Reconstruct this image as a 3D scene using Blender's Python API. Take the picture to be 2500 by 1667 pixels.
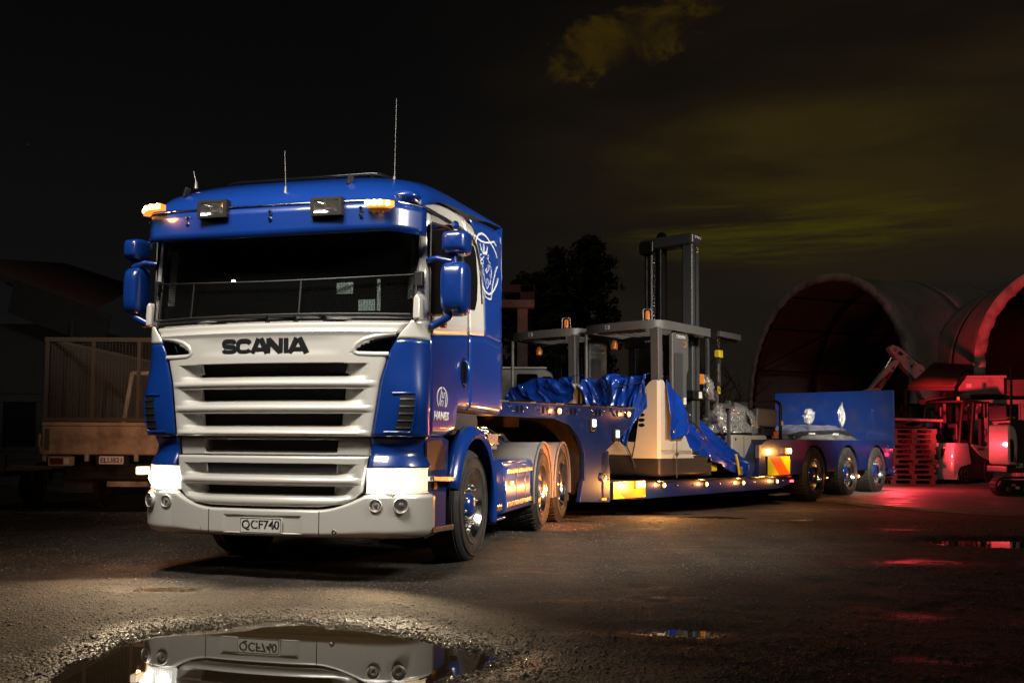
import bpy, bmesh, math, random
import numpy as np
from mathutils import Vector, Matrix
random.seed(7); rng = np.random.default_rng(11)
for o in list(bpy.data.objects): bpy.data.objects.remove(o)
SC = bpy.context.scene; COL = SC.collection
R = math.radians

# ------------------------------------------------------------------ camera
CAM_H = 1.10; PITCH = R(3.0); ROLL = 0.006; FPX = 2240.0
cam_d = bpy.data.cameras.new('camera'); cam = bpy.data.objects.new('camera', cam_d); COL.objects.link(cam)
cam_d.sensor_width = 36.0; cam_d.lens = FPX/2500*36
fwd = Vector((0, math.cos(PITCH), math.sin(PITCH))); up0 = Vector((0, -math.sin(PITCH), math.cos(PITCH)))
rt = Vector((1,0,0))*math.cos(ROLL) + up0*math.sin(ROLL); up = up0*math.cos(ROLL) - Vector((1,0,0))*math.sin(ROLL)
M = Matrix((rt, up, -fwd)).transposed().to_4x4(); M.translation = (0,0,CAM_H); cam.matrix_world = M
PCY = 1076 - FPX*math.tan(PITCH)
cam_d.shift_y = -(833.5-PCY)/2500
cam_d.shift_x = 0; cam_d.clip_start = 0.1; cam_d.clip_end = 3000
SC.camera = cam

# ------------------------------------------------------------------ world: night sky, faint glow
W = bpy.data.worlds.new('World'); SC.world = W; W.use_nodes = True
def build_world():
    nt = W.node_tree; N = nt.nodes; K = nt.links; N.clear()
    out = N.new('ShaderNodeOutputWorld'); bg = N.new('ShaderNodeBackground'); K.new(bg.outputs[0], out.inputs[0])
    sky = N.new('ShaderNodeTexSky'); sky.sky_type = 'NISHITA'; sky.sun_disc = False
    sky.sun_elevation = R(-4); sky.sun_rotation = R(60); sky.altitude = 50
    bg.inputs[1].default_value = 1.0
    tc = N.new('ShaderNodeTexCoord')
    def mt(op, a, b=None, c=None, clamp=False):
        n = N.new('ShaderNodeMath'); n.operation = op; n.use_clamp = clamp
        for i, v in enumerate((a, b, c)):
            if v is None: continue
            if isinstance(v, (int, float)): n.inputs[i].default_value = v
            else: K.new(v, n.inputs[i])
        return n.outputs[0]
    def ss(v, a, b, o0=0.0, o1=1.0):
        n = N.new('ShaderNodeMapRange'); n.interpolation_type = 'SMOOTHSTEP'
        K.new(v, n.inputs[0]); n.inputs[1].default_value = a; n.inputs[2].default_value = b
        n.inputs[3].default_value = o0; n.inputs[4].default_value = o1
        return n.outputs[0]
    sep = N.new('ShaderNodeSeparateXYZ'); K.new(tc.outputs['Generated'], sep.inputs[0])
    x, y, z = sep.outputs
    az = mt('ARCTAN2', x, y)
    def noise(scale, det, sx, sy, sz, rough=0.55, dist=0.0):
        mp = N.new('ShaderNodeMapping'); mp.inputs['Scale'].default_value = (sx, sy, sz)
        K.new(tc.outputs['Generated'], mp.inputs[0])
        n = N.new('ShaderNodeTexNoise'); n.inputs['Scale'].default_value = scale; n.inputs['Detail'].default_value = det
        n.inputs['Roughness'].default_value = rough; n.inputs['Distortion'].default_value = dist
        K.new(mp.outputs[0], n.inputs['Vector']); return n.outputs[0]
    n1 = noise(3.0, 6, 1, 1, 4.5, 0.5, 0.3); n2 = noise(7.0, 9, 1, 1, 14.0, 0.62, 0.3); n3 = noise(20.0, 10, 1, 1, 1.5, 0.62, 0.5)
    def rgb(c):
        n = N.new('ShaderNodeRGB'); n.outputs[0].default_value = (*c, 1); return n.outputs[0]
    def mix(f, a, b, mode='MIX'):
        n = N.new('ShaderNodeMix'); n.data_type = 'RGBA'; n.blend_type = mode
        if isinstance(f, (int, float)): n.inputs[0].default_value = f
        else: K.new(f, n.inputs[0])
        K.new(a, n.inputs[6]); K.new(b, n.inputs[7]); return n.outputs[2]
    base = mix(ss(z, 0.0, 0.5), rgb((.0052,.0052,.0056)), rgb((.0018,.0018,.0019)))
    # warm town glow on thin cloud, broad, to the right of the view
    warm = mt('MULTIPLY', ss(az, -0.22, 0.42), mt('MULTIPLY', ss(n1, 0.30, 0.72, .35, 1.0), ss(z, 0.62, 0.2)))
    c = mix(warm, base, rgb((.0230,.0138,.0048)))
    # olive streaks low in the sky
    def blob(az0, z0, ka, kz, slope=0.0):
        dz = mt('MULTIPLY', mt('SUBTRACT', z, z0), kz); da = mt('MULTIPLY', mt('SUBTRACT', az, az0), ka)
        if slope: dz = mt('SUBTRACT', dz, mt('MULTIPLY', da, slope))
        return mt('ADD', mt('MULTIPLY', dz, dz), mt('MULTIPLY', da, da))
    g = mt('MULTIPLY', ss(blob(.30, .220, 4.6, 22), 1.0, 0.0), ss(n2, 0.36, 0.70))
    c = mix(g, c, rgb((.038,.031,.0024)))
    g = mt('MULTIPLY', ss(blob(.31, .290, 4.2, 15), 1.0, 0.0), ss(n1, 0.34, 0.66))
    c = mix(g, c, rgb((.028,.0195,.0036)))
    # low haze band towards the horizon
    g = mt('MULTIPLY', ss(z, 0.21, 0.13), ss(az, -.1, 0.4))
    c = mix(g, c, rgb((.0088,.0076,.0062)))
    # broken cloud overhead
    r2 = blob(.128, .408, 8.5, 30, .62)
    g = mt('MULTIPLY', ss(mt('ADD', r2, mt('MULTIPLY', mt('SUBTRACT', n3, 0.5), 3.2)), 0.75, 0.15), ss(n3, 0.30, 0.60, 1.0, .25))
    c = mix(g, c, rgb((.030,.0175,.0022)))
    sk = N.new('ShaderNodeVectorMath'); sk.operation = 'SCALE'; K.new(sky.outputs[0], sk.inputs[0]); sk.inputs['Scale'].default_value = 0.004
    ad = N.new('ShaderNodeVectorMath'); ad.operation = 'ADD'; K.new(c, ad.inputs[0]); K.new(sk.outputs[0], ad.inputs[1])
    # stars
    vo = N.new('ShaderNodeTexVoronoi'); vo.inputs['Scale'].default_value = 55; K.new(tc.outputs['Generated'], vo.inputs['Vector'])
    sepc = N.new('ShaderNodeSeparateColor'); K.new(vo.outputs['Color'], sepc.inputs[0])
    st = mt('MULTIPLY', ss(vo.outputs['Distance'], 0.05, 0.02), mt('MULTIPLY', ss(sepc.outputs[0], 0.93, 1.0), 0.09))
    st = mt('MULTIPLY', st, ss(warm, 0.35, 0.05))
    ad2 = N.new('ShaderNodeVectorMath'); ad2.operation = 'ADD'; K.new(ad.outputs[0], ad2.inputs[0])
    cmb = N.new('ShaderNodeCombineXYZ'); K.new(st, cmb.inputs[0]); K.new(st, cmb.inputs[1]); K.new(st, cmb.inputs[2]); K.new(cmb.outputs[0], ad2.inputs[1])
    K.new(ad2.outputs[0], bg.inputs[0])
build_world()

# ------------------------------------------------------------------ photographer's lamps (soft boxes) and exposure
def area(name, loc, target, sx, sy, power, col, spread=120):
    d = bpy.data.lights.new(name, 'AREA'); d.shape = 'RECTANGLE'; d.size = sx; d.size_y = sy; d.energy = power; d.color = col; d.spread = R(spread)
    o = bpy.data.objects.new(name, d); COL.objects.link(o); o.location = loc
    o.rotation_euler = (Vector(target)-Vector(loc)).to_track_quat('-Z', 'Y').to_euler(); return o
area('front_softbox', (-2.6, 4.3, 6.6), (-1.6, 7.5, 2.2), 3.4, 1.5, 90, (1.0,.94,.85), 52)
area('side_softbox', (4.3, 5.6, 4.7), (0.2, 10.4, 2.2), 2.4, 1.4, 235, (1.0,.93,.82), 72)
area('load_softbox', (7.2, 8.6, 6.8), (3.4, 15.6, 2.3), 1.8, 1.2, 85, (1.0,.93,.83), 42)
area('rear_softbox', (8.8, 12.0, 6.2), (7.7, 22.8, 1.6), 1.6, 1.0, 165, (1.0,.93,.82), 24)
sun_d = bpy.data.lights.new('background_fill', 'SUN'); sun_d.energy = .15; sun_d.angle = R(12); sun_d.color = (1,.86,.72)  # dim sun added as fill, lifts the dark background
sun = bpy.data.objects.new('background_fill', sun_d); COL.objects.link(sun); sun.rotation_euler = (R(52), 0, R(-28))
SC.view_settings.view_transform = 'Standard'; SC.view_settings.look = 'None'
SC.view_settings.exposure = 0.0; SC.view_settings.gamma = 1.0; SC.view_settings.use_curve_mapping = False
SC.render.engine = 'CYCLES'
SC.cycles.use_denoising = True; SC.cycles.max_bounces = 8; SC.cycles.sample_clamp_indirect = 6.0; SC.cycles.caustics_reflective = False; SC.cycles.caustics_refractive = False

# ------------------------------------------------------------------ materials
def bs(m): return m.node_tree.nodes['Principled BSDF']
def mat(name, col, rough=0.5, metal=0.0, coat=0.0, coat_r=0.05, spec=0.5, var=0.0, vscale=6.0, bump=0.0, bscale=60.0, dirt=None, dirt_amt=0.0, dirt_scale=3.0, rvar=0.0, stretch=(1,1,1)):
    m = bpy.data.materials.new(name); m.use_nodes = True; nt = m.node_tree; N = nt.nodes; K = nt.links; b = bs(m)
    b.inputs['Base Color'].default_value = (*col, 1); b.inputs['Roughness'].default_value = rough; b.inputs['Metallic'].default_value = metal
    b.inputs['Coat Weight'].default_value = coat; b.inputs['Coat Roughness'].default_value = coat_r; b.inputs['Specular IOR Level'].default_value = spec
    tc = N.new('ShaderNodeTexCoord'); mp = N.new('ShaderNodeMapping'); mp.inputs['Scale'].default_value = stretch; K.new(tc.outputs['Object'], mp.inputs[0])
    def noise(s, d=5, r=0.6):
        n = N.new('ShaderNodeTexNoise'); n.inputs['Scale'].default_value = s; n.inputs['Detail'].default_value = d; n.inputs['Roughness'].default_value = r
        K.new(mp.outputs[0], n.inputs['Vector']); return n.outputs[0]
    cur = None
    if var > 0 or dirt:
        rgb = N.new('ShaderNodeRGB'); rgb.outputs[0].default_value = (*col, 1); cur = rgb.outputs[0]
        if var > 0:
            mr = N.new('ShaderNodeMapRange'); K.new(noise(vscale), mr.inputs[0]); mr.inputs[1].default_value = .3; mr.inputs[2].default_value = .7; mr.inputs[3].default_value = 1-var; mr.inputs[4].default_value = 1+var
            h = N.new('ShaderNodeVectorMath'); h.operation = 'SCALE'; K.new(cur, h.inputs[0]); K.new(mr.outputs[0], h.inputs['Scale']); cur = h.outputs[0]
        if dirt:
            mr = N.new('ShaderNodeMapRange'); K.new(noise(dirt_scale, 8, .68), mr.inputs[0]); mr.inputs[1].default_value = .48; mr.inputs[2].default_value = .68; mr.inputs[3].default_value = 0; mr.inputs[4].default_value = dirt_amt
            mx = N.new('ShaderNodeMix'); mx.data_type = 'RGBA'; K.new(mr.outputs[0], mx.inputs[0]); K.new(cur, mx.inputs[6]); mx.inputs[7].default_value = (*dirt, 1); cur = mx.outputs[2]
        K.new(cur, b.inputs['Base Color'])
    if rvar > 0:
        mr = N.new('ShaderNodeMapRange'); K.new(noise(vscale*1.7, 6), mr.inputs[0]); mr.inputs[1].default_value = .3; mr.inputs[2].default_value = .7; mr.inputs[3].default_value = max(.02, rough-rvar); mr.inputs[4].default_value = min(1, rough+rvar)
        K.new(mr.outputs[0], b.inputs['Roughness'])
    if bump > 0:
        bp = N.new('ShaderNodeBump'); bp.inputs['Strength'].default_value = bump; bp.inputs['Distance'].default_value = .02
        K.new(noise(bscale, 6), bp.inputs['Height']); K.new(bp.outputs[0], b.inputs['Normal'])
    return m
def emit(name, col, strength, base=(.8,.8,.8)):
    m = mat(name, base, 0.2); b = bs(m); b.inputs['Emission Color'].default_value = (*col, 1); b.inputs['Emission Strength'].default_value = strength; return m
def glassy(name, tint, alpha, rough=0.03, spec=0.5):
    m = mat(name, tint, rough, spec=spec); b = bs(m); b.inputs['Alpha'].default_value = alpha; return m
def film(name, fac=.10, rough=.14, bump=.9, edge=.5):
    m = bpy.data.materials.new(name); m.use_nodes = True; nt = m.node_tree; N = nt.nodes; K = nt.links; b = bs(m); out = N['Material Output']
    b.inputs['Base Color'].default_value = (.80,.78,.75,1); b.inputs['Roughness'].default_value = rough; b.inputs['Specular IOR Level'].default_value = 1.0; b.inputs['Metallic'].default_value = .45
    tr = N.new('ShaderNodeBsdfTransparent'); mx = N.new('ShaderNodeMixShader'); lw = N.new('ShaderNodeLayerWeight'); lw.inputs[0].default_value = .35
    mr = N.new('ShaderNodeMapRange'); K.new(lw.outputs['Facing'], mr.inputs[0]); mr.inputs[3].default_value = fac; mr.inputs[4].default_value = edge
    if bump:
        tc = N.new('ShaderNodeTexCoord'); nz = N.new('ShaderNodeTexNoise'); nz.inputs['Scale'].default_value = 9; nz.inputs['Detail'].default_value = 5; nz.inputs['Distortion'].default_value = 1.2; K.new(tc.outputs['Object'], nz.inputs['Vector'])
        bp = N.new('ShaderNodeBump'); bp.inputs['Strength'].default_value = bump; bp.inputs['Distance'].default_value = .05; K.new(nz.outputs[0], bp.inputs['Height']); K.new(bp.outputs[0], b.inputs['Normal']); K.new(bp.outputs[0], lw.inputs['Normal'])
        pm = N.new('ShaderNodeMapRange'); K.new(nz.outputs[0], pm.inputs[0]); pm.inputs[1].default_value = .46; pm.inputs[2].default_value = .66; pm.inputs[3].default_value = 0; pm.inputs[4].default_value = edge
        ad = N.new('ShaderNodeMath'); ad.operation = 'ADD'; ad.use_clamp = True; K.new(mr.outputs[0], ad.inputs[0]); K.new(pm.outputs[0], ad.inputs[1]); mr = ad
    K.new(mr.outputs[0], mx.inputs[0]); K.new(tr.outputs[0], mx.inputs[1]); K.new(b.outputs[0], mx.inputs[2]); K.new(mx.outputs[0], out.inputs[0]); return m
MT = {}
MT['white'] = mat('pearl_white_paint', (.67,.65,.595), .27, .24, 1.0, .035)
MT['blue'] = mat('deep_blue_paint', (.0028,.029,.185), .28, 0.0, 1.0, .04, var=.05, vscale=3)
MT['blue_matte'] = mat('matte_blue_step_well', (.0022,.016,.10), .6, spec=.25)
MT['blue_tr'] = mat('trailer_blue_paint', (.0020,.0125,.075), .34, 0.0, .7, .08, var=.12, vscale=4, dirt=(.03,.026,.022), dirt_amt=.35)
MT['black'] = mat('black_plastic', (.010,.010,.010), .45, var=.2, vscale=20)
MT['mesh'] = mat('grille_mesh', (.006,.006,.006), .6, bump=.4, bscale=200)
MT['gloss_black'] = mat('gloss_black', (.006,.006,.006), .12)
MT['letter'] = mat('dark_letter', (.020,.020,.022), .28, 0.3, .3)
MT['rubber'] = mat('tyre_rubber', (.016,.015,.014), .72, var=.25, vscale=14, bump=.25, bscale=70, dirt=(.055,.048,.04), dirt_amt=.6, dirt_scale=6)
MT['chrome'] = mat('chrome', (.84,.82,.78), .15, 1.0, rvar=.05, vscale=9)
MT['alloy'] = mat('polished_alloy', (.62,.61,.58), .2, 1.0, rvar=.08, vscale=10)
MT['steel'] = mat('worn_steel', (.22,.21,.20), .45, .8, var=.3, vscale=8, dirt=(.06,.04,.03), dirt_amt=.6)
MT['chassis'] = mat('chassis_black', (.016,.015,.015), .5, .2, var=.3, vscale=6, dirt=(.05,.042,.035), dirt_amt=.5)
MT['fender_grey'] = mat('grey_plastic_fender', (.14,.135,.13), .5, var=.12, vscale=6, dirt=(.05,.042,.034), dirt_amt=.5)
MT['dark_glass'] = mat('dark_side_glass', (.004,.004,.005), .04, spec=.6)
MT['glass'] = glassy('windscreen_glass', (.012,.013,.013), .22, .03)
MT['lens'] = glassy('clear_lens', (.30,.29,.27), .10, .05)
MT['head'] = emit('headlamp_lit', (1.0,.97,.90), 1.9)
MT['head_hot'] = emit('headlamp_bulb_lit', (1.0,.95,.86), 45)
MT['head_side'] = emit('corner_lamp_lit', (1.0,.70,.34), 1.3)
MT['amber'] = emit('amber_lamp_lit', (1.0,.34,.045), 1.7, (.6,.25,.05))
MT['amber_ring'] = emit('amber_lens_lit', (1.0,.27,.025), 1.5, (.6,.2,.03))
MT['amber_core'] = emit('amber_led_lit', (1.0,.66,.26), 30, (.8,.5,.2))
MT['amber_off'] = mat('amber_reflector', (.60,.17,.01), .2, coat=.6)
MT['red_lit'] = emit('red_lamp_lit', (1.0,.03,.05), 14, (.5,.02,.02))
MT['work'] = emit('work_lamp_lit', (.62,1.0,.80), 5)
MT['plate'] = mat('number_plate_white', (.66,.64,.58), .4, var=.03)
MT['silver'] = mat('silver_decal', (.42,.43,.46), .4)
MT['decal'] = mat('white_decal', (.75,.73,.70), .4)
MT['interior'] = mat('dark_cab_interior', (.030,.028,.026), .7)
MT['trim'] = mat('pale_cab_trim', (.16,.17,.16), .8)
MT['orange_bar'] = mat('brushed_bar', (.52,.48,.44), .28, .9, rvar=.08)

# ------------------------------------------------------------------ mesh helpers
class MB:
    def __init__(s): s.v = []; s.f = []; s.m = []
    def add(s, vs, fs, mi=0):
        k = len(s.v); s.v += [tuple(map(float, p)) for p in vs]; s.f += [tuple(i+k for i in f) for f in fs]; s.m += [mi]*len(fs); return s
    def box(s, x0, x1, y0, y1, z0, z1, mi=0):
        return s.add([(x0,y0,z0),(x1,y0,z0),(x1,y1,z0),(x0,y1,z0),(x0,y0,z1),(x1,y0,z1),(x1,y1,z1),(x0,y1,z1)],
                     [(0,3,2,1),(4,5,6,7),(0,1,5,4),(1,2,6,5),(2,3,7,6),(3,0,4,7)], mi)
    def obox(s, a, b, w, h, upv=(0,0,1), mi=0):   # beam from a to b
        a = Vector(a); b = Vector(b); d = (b-a).normalized(); u = Vector(upv); sd = d.cross(u)
        if sd.length < 1e-4: sd = d.cross(Vector((1,0,0)))
        sd.normalize(); u = sd.cross(d).normalized(); P = []
        for p in (a, b):
            for i, j in ((-1,-1),(1,-1),(1,1),(-1,1)): P.append(p+sd*(i*w/2)+u*(j*h/2))
        return s.add(P, [(3,2,1,0),(4,5,6,7),(0,1,5,4),(1,2,6,5),(2,3,7,6),(3,0,4,7)], mi)
    def prism(s, poly, axis, d0, d1, mi=0):       # poly: 2-D points in the two other axes (cyclic order)
        n = len(poly); P = []
        for d in (d0, d1):
            for a, b in poly: P.append({0:(d,a,b), 1:(a,d,b), 2:(a,b,d)}[axis])
        F = [tuple(range(n))[::-1], tuple(range(n, 2*n))] + [(i, (i+1)%n, n+(i+1)%n, n+i) for i in range(n)]
        return s.add(P, F, mi)
    def grid(s, fn, us, vs, mi=0, mfn=None, skip=None, closed=False):
        us = list(us); vs = list(vs); nu = len(us); nv = len(vs)
        P = [fn(u, v) for v in vs for u in us]; k = len(s.v); s.v += [tuple(map(float, p)) for p in P]
        for j in range(nv-1):
            for i in range(nu if closed else nu-1):
                i2 = (i+1) % nu; uc = (us[i]+us[i2])/2; vc = (vs[j]+vs[j+1])/2
                if skip and skip(uc, vc): continue
                s.f.append((k+j*nu+i, k+j*nu+i2, k+(j+1)*nu+i2, k+(j+1)*nu+i)); s.m.append(mfn(uc, vc) if mfn else mi)
        return s
    def tube(s, pts, r, n=8, mi=0, cap=True):
        pts = [Vector(p) for p in pts]; k = len(s.v); m = len(pts); rr = r if isinstance(r, (list, tuple)) else [r]*m
        ref = None
        for i, p in enumerate(pts):
            t = (pts[min(i+1, m-1)]-pts[max(i-1, 0)]).normalized()
            if ref is None: ref = t.orthogonal().normalized()
            ref = (ref - t*ref.dot(t)); ref = ref.normalized() if ref.length > 1e-6 else t.orthogonal().normalized(); bi = t.cross(ref)
            for j in range(n):
                a = 2*math.pi*j/n; s.v.append(tuple(p + (ref*math.cos(a)+bi*math.sin(a))*rr[i]))
        for i in range(m-1):
            for j in range(n):
                s.f.append((k+i*n+j, k+i*n+(j+1)%n, k+(i+1)*n+(j+1)%n, k+(i+1)*n+j)); s.m.append(mi)
        if cap:
            s.f.append(tuple(k+j for j in range(n))[::-1]); s.f.append(tuple(k+(m-1)*n+j for j in range(n))); s.m += [mi, mi]
        return s
    def lathe(s, prof, c, axis=0, n=40, mi=0, mfn=None, cap=False):   # prof: (offset along axis, radius)
        k = len(s.v); c = Vector(c)
        for d, r in prof:
            for j in range(n):
                a = 2*math.pi*j/n; p = {0:(d, r*math.cos(a), r*math.sin(a)), 1:(r*math.cos(a), d, r*math.sin(a)), 2:(r*math.cos(a), r*math.sin(a), d)}[axis]
                s.v.append(tuple(c+Vector(p)))
        for i in range(len(prof)-1):
            for j in range(n):
                s.f.append((k+i*n+j, k+i*n+(j+1)%n, k+(i+1)*n+(j+1)%n, k+(i+1)*n+j)); s.m.append(mfn(i) if mfn else mi)
        if cap:
            s.f.append(tuple(k+j for j in range(n))[::-1]); s.f.append(tuple(k+(len(prof)-1)*n+j for j in range(n))); s.m += [mi, mi]
        return s
    def build(s, name, ms, parent=None, smooth=None, bevel=0, seg=2, loc=None, solid=0, recalc=True):
        me = bpy.data.meshes.new(name); me.from_pydata(s.v, [], s.f); me.update()
        if recalc:
            bm = bmesh.new(); bm.from_mesh(me); bmesh.ops.recalc_face_normals(bm, faces=bm.faces[:]); bm.to_mesh(me); bm.free()
        ms = ms if isinstance(ms, (list, tuple)) else [ms]
        for m in ms: me.materials.append(MT[m] if isinstance(m, str) else m)
        if len(ms) > 1: me.polygons.foreach_set('material_index', s.m)
        o = bpy.data.objects.new(name, me); COL.objects.link(o)
        if smooth:
            me.polygons.foreach_set('use_smooth', [True]*len(me.polygons)); me.set_sharp_from_angle(angle=R(smooth))
        if solid:
            md = o.modifiers.new('solid', 'SOLIDIFY'); md.thickness = solid; md.offset = 0
        if bevel:
            md = o.modifiers.new('bevel', 'BEVEL'); md.width = bevel; md.segments = seg; md.limit_method = 'ANGLE'; md.angle_limit = R(40)
            if not smooth:
                me.polygons.foreach_set('use_smooth', [True]*len(me.polygons)); md.harden_normals = True
        if parent: o.parent = parent
        if loc: o.location = loc
        return o
def tag(o, label=None, cat=None, group=None, kind=None):
    if label: o['label'] = label
    if cat: o['category'] = cat
    if group: o['group'] = group
    if kind: o['kind'] = kind
    return o
LK = 1.12                                               # the trailer stands a little deeper in the yard, on lower ground
GZ = -.132
def thing(name, label, cat, loc=(0,0,0), rz=0, group=None, rot=None, k=1.0):
    o = bpy.data.objects.new(name, None); COL.objects.link(o); o.empty_display_size = .2
    o.location = loc; o.rotation_euler = rot if rot else (0,0,rz); o.scale = (k,k,k)
    return tag(o, label, cat, group)
def dup(o, parent=None, name=None):
    c = o.copy(); COL.objects.link(c)
    if parent: c.parent = parent
    for ch in list(o.children): dup(ch, c)
    return c
def text_mesh(body, width, height, bold=0.0, extrude=0.004, shear=0.0, space=1.0):
    cu = bpy.data.curves.new('txt', 'FONT'); cu.body = body; cu.size = 1; cu.offset = bold; cu.extrude = 0.0; cu.shear = shear; cu.resolution_u = 3; cu.space_character = space
    ob = bpy.data.objects.new('txt', cu); COL.objects.link(ob); bpy.context.view_layer.update()
    me = bpy.data.meshes.new_from_object(ob.evaluated_get(bpy.context.evaluated_depsgraph_get()))
    bpy.data.objects.remove(ob)
    co = np.array([v.co[:] for v in me.vertices]); mn = co.min(0); mx = co.max(0)
    co[:,0] = (co[:,0]-(mn[0]+mx[0])/2)/(mx[0]-mn[0])*width; co[:,1] = (co[:,1]-mn[1])/(mx[1]-mn[1])*height
    me.vertices.foreach_set('co', co.ravel())
    if extrude:
        bm = bmesh.new(); bm.from_mesh(me); r = bmesh.ops.extrude_face_region(bm, geom=bm.faces[:])
        for e in r['geom']:
            if isinstance(e, bmesh.types.BMVert): e.co.z += extrude
        bmesh.ops.recalc_face_normals(bm, faces=bm.faces[:]); bm.to_mesh(me); bm.free()
    return me
def put_text(body, o3, xd, ud, width, height, m, parent=None, name='lettering', **kw):   # o3: bottom centre; xd/ud: directions
    me = text_mesh(body, width, height, **kw); xd = Vector(xd).normalized(); ud = Vector(ud).normalized(); n = xd.cross(ud)
    me.transform(Matrix(((xd.x,ud.x,n.x,o3[0]),(xd.y,ud.y,n.y,o3[1]),(xd.z,ud.z,n.z,o3[2]),(0,0,0,1))))
    me.materials.append(MT[m]); ob = bpy.data.objects.new(name, me); COL.objects.link(ob)
    if parent: ob.parent = parent
    return ob
def stroke(mb, pts, w, to3, t=0.003, closed=False):      # flat ribbon along a 2-D line, given a little thickness
    P = [Vector(p) for p in pts]; n = len(P); L = []; Rr = []
    for i in range(n):
        a = P[(i-1) % n] if (closed or i > 0) else P[i]; b = P[(i+1) % n] if (closed or i < n-1) else P[i]
        d = (b-a); d = d.normalized() if d.length > 1e-9 else Vector((1,0)); nn = Vector((-d.y, d.x)); ww = w[i] if isinstance(w, list) else w
        L.append(P[i]+nn*ww/2); Rr.append(P[i]-nn*ww/2)
    k = len(mb.v)
    for h in (0, t):
        for l, r in zip(L, Rr): mb.v.append(tuple(to3(l.x, l.y, h))); mb.v.append(tuple(to3(r.x, r.y, h)))
    for i in range(n if closed else n-1):
        j = (i+1) % n
        for q in ((2*n+2*i, 2*n+2*i+1, 2*n+2*j+1, 2*n+2*j), (2*i, 2*j, 2*n+2*j, 2*n+2*i), (2*i+1, 2*n+2*i+1, 2*n+2*j+1, 2*j+1)):
            mb.f.append(tuple(k+x for x in q)); mb.m.append(0)
def lin(x, xs, ys): return float(np.interp(x, xs, ys))
def arange(a, b, n): return [a+(b-a)*i/(n-1) for i in range(n)]
def rrect(x0, x1, y0, y1, r, n=5):
    pts = []
    for cx, cy, a0 in ((x1-r,y1-r,0),(x0+r,y1-r,90),(x0+r,y0+r,180),(x1-r,y0+r,270)):
        for i in range(n): a = R(a0+90*i/(n-1)); pts.append((cx+r*math.cos(a), cy+r*math.sin(a)))
    return pts
def lamp(name, loc, col, power, radius=.03, parent=None):
    d = bpy.data.lights.new(name, 'POINT'); d.energy = power; d.color = col; d.shadow_soft_size = radius
    o = bpy.data.objects.new(name, d); COL.objects.link(o); o.location = loc
    if parent: o.parent = parent
    return o
class Frame:                                            # a vehicle's own axes: X right, Y back, Z up
    def __init__(s, o, yaw, k=1.0): s.k = k; s.o = Vector(o); a = R(yaw); s.a = a; s.u = Vector((math.sin(a), math.cos(a), 0)); s.v = Vector((math.cos(a), -math.sin(a), 0))
    def w(s, X, Y, Z): return s.o + (s.v*X + s.u*Y + Vector((0,0,Z)))*s.k
CAM_O = Vector((0,0,CAM_H))
def ray(x, y): return fwd + rt*((x-1250)/FPX) - up*((y-PCY)/FPX)
def at_depth(x, y, d):                                   # point seen at photo pixel x, y on the plane d metres ahead
    r = ray(x, y); return CAM_O + r*(d/r.y)
def at_z(x, y, z=0.0):
    r = ray(x, y); return CAM_O + r*((z-CAM_H)/r.z)
def on_plane(fr, x, y, axis, val):                       # point in a frame's axes where the sight line meets a plane of it
    r = ray(x, y); n = (fr.v, fr.u, Vector((0,0,1)))[axis]; t = (val*fr.k-(CAM_O-fr.o).dot(n))/r.dot(n); q = (CAM_O + r*t - fr.o)/fr.k
    return (q.dot(fr.v), q.dot(fr.u), q.z)

# ------------------------------------------------------------------ ground, puddles, gravel, concrete yard
VG = {}
def vnoise(x, y, seed):
    if seed not in VG: VG[seed] = np.random.default_rng(seed).random((256,256))
    g = VG[seed]; xi = np.floor(x).astype(int); yi = np.floor(y).astype(int); fx = x-xi; fy = y-yi
    fx = fx*fx*(3-2*fx); fy = fy*fy*(3-2*fy); a = g[yi%256, xi%256]; b = g[yi%256,(xi+1)%256]; c = g[(yi+1)%256, xi%256]; d = g[(yi+1)%256,(xi+1)%256]
    return (a*(1-fx)+b*fx)*(1-fy) + (c*(1-fx)+d*fx)*fy - .5
def fbm(x, y, s, seed, oct=5, gain=.5):
    t = 0; a = 1.0
    for i in range(oct): t = t + a*vnoise(x*s+17.3*i, y*s-9.1*i, seed+i); a *= gain; s *= 2.03
    return t
PUD = [at_z(x,y)[:2] for x,y in ((150,1740),(150,1665),(215,1608),(270,1580),(332,1549),(442,1533),(553,1526),(652,1513),(763,1519),(857,1529),(967,1541),(1050,1555),(1161,1581),(1213,1597),(1165,1622),(1090,1655),(1040,1700),(980,1800),(700,1900),(300,1900))]
def polydist(x, y, P):
    ins = np.zeros(x.shape, bool); dm = np.full(x.shape, 1e9); n = len(P)
    for i in range(n):
        x1, y1 = P[i]; x2, y2 = P[(i+1) % n]
        c = ((y1 > y) != (y2 > y)) & (x < (x2-x1)*(y-y1)/(y2-y1+1e-12)+x1); ins ^= c
        t = np.clip(((x-x1)*(x2-x1)+(y-y1)*(y2-y1))/((x2-x1)**2+(y2-y1)**2), 0, 1)
        dm = np.minimum(dm, np.hypot(x-x1-t*(x2-x1), y-y1-t*(y2-y1)))
    return np.where(ins, dm, -dm)
ELL = [(5.75,10.35,.95,.42), (1.02,5.42,.20,.09), (3.1,14.2,.7,.22), (4.1,13.6,.5,.16), (1.9,15.2,.8,.25), (-2.6,6.9,.25,.1)]
def wetfield(x, y):
    s = polydist(x, y, PUD)+.05
    for cx, cy, rx, ry in ELL: s = np.maximum(s, (1-np.hypot((x-cx)/rx, (y-cy)/ry))*min(rx, ry))
    return s
WATER_Z = -0.022
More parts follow.
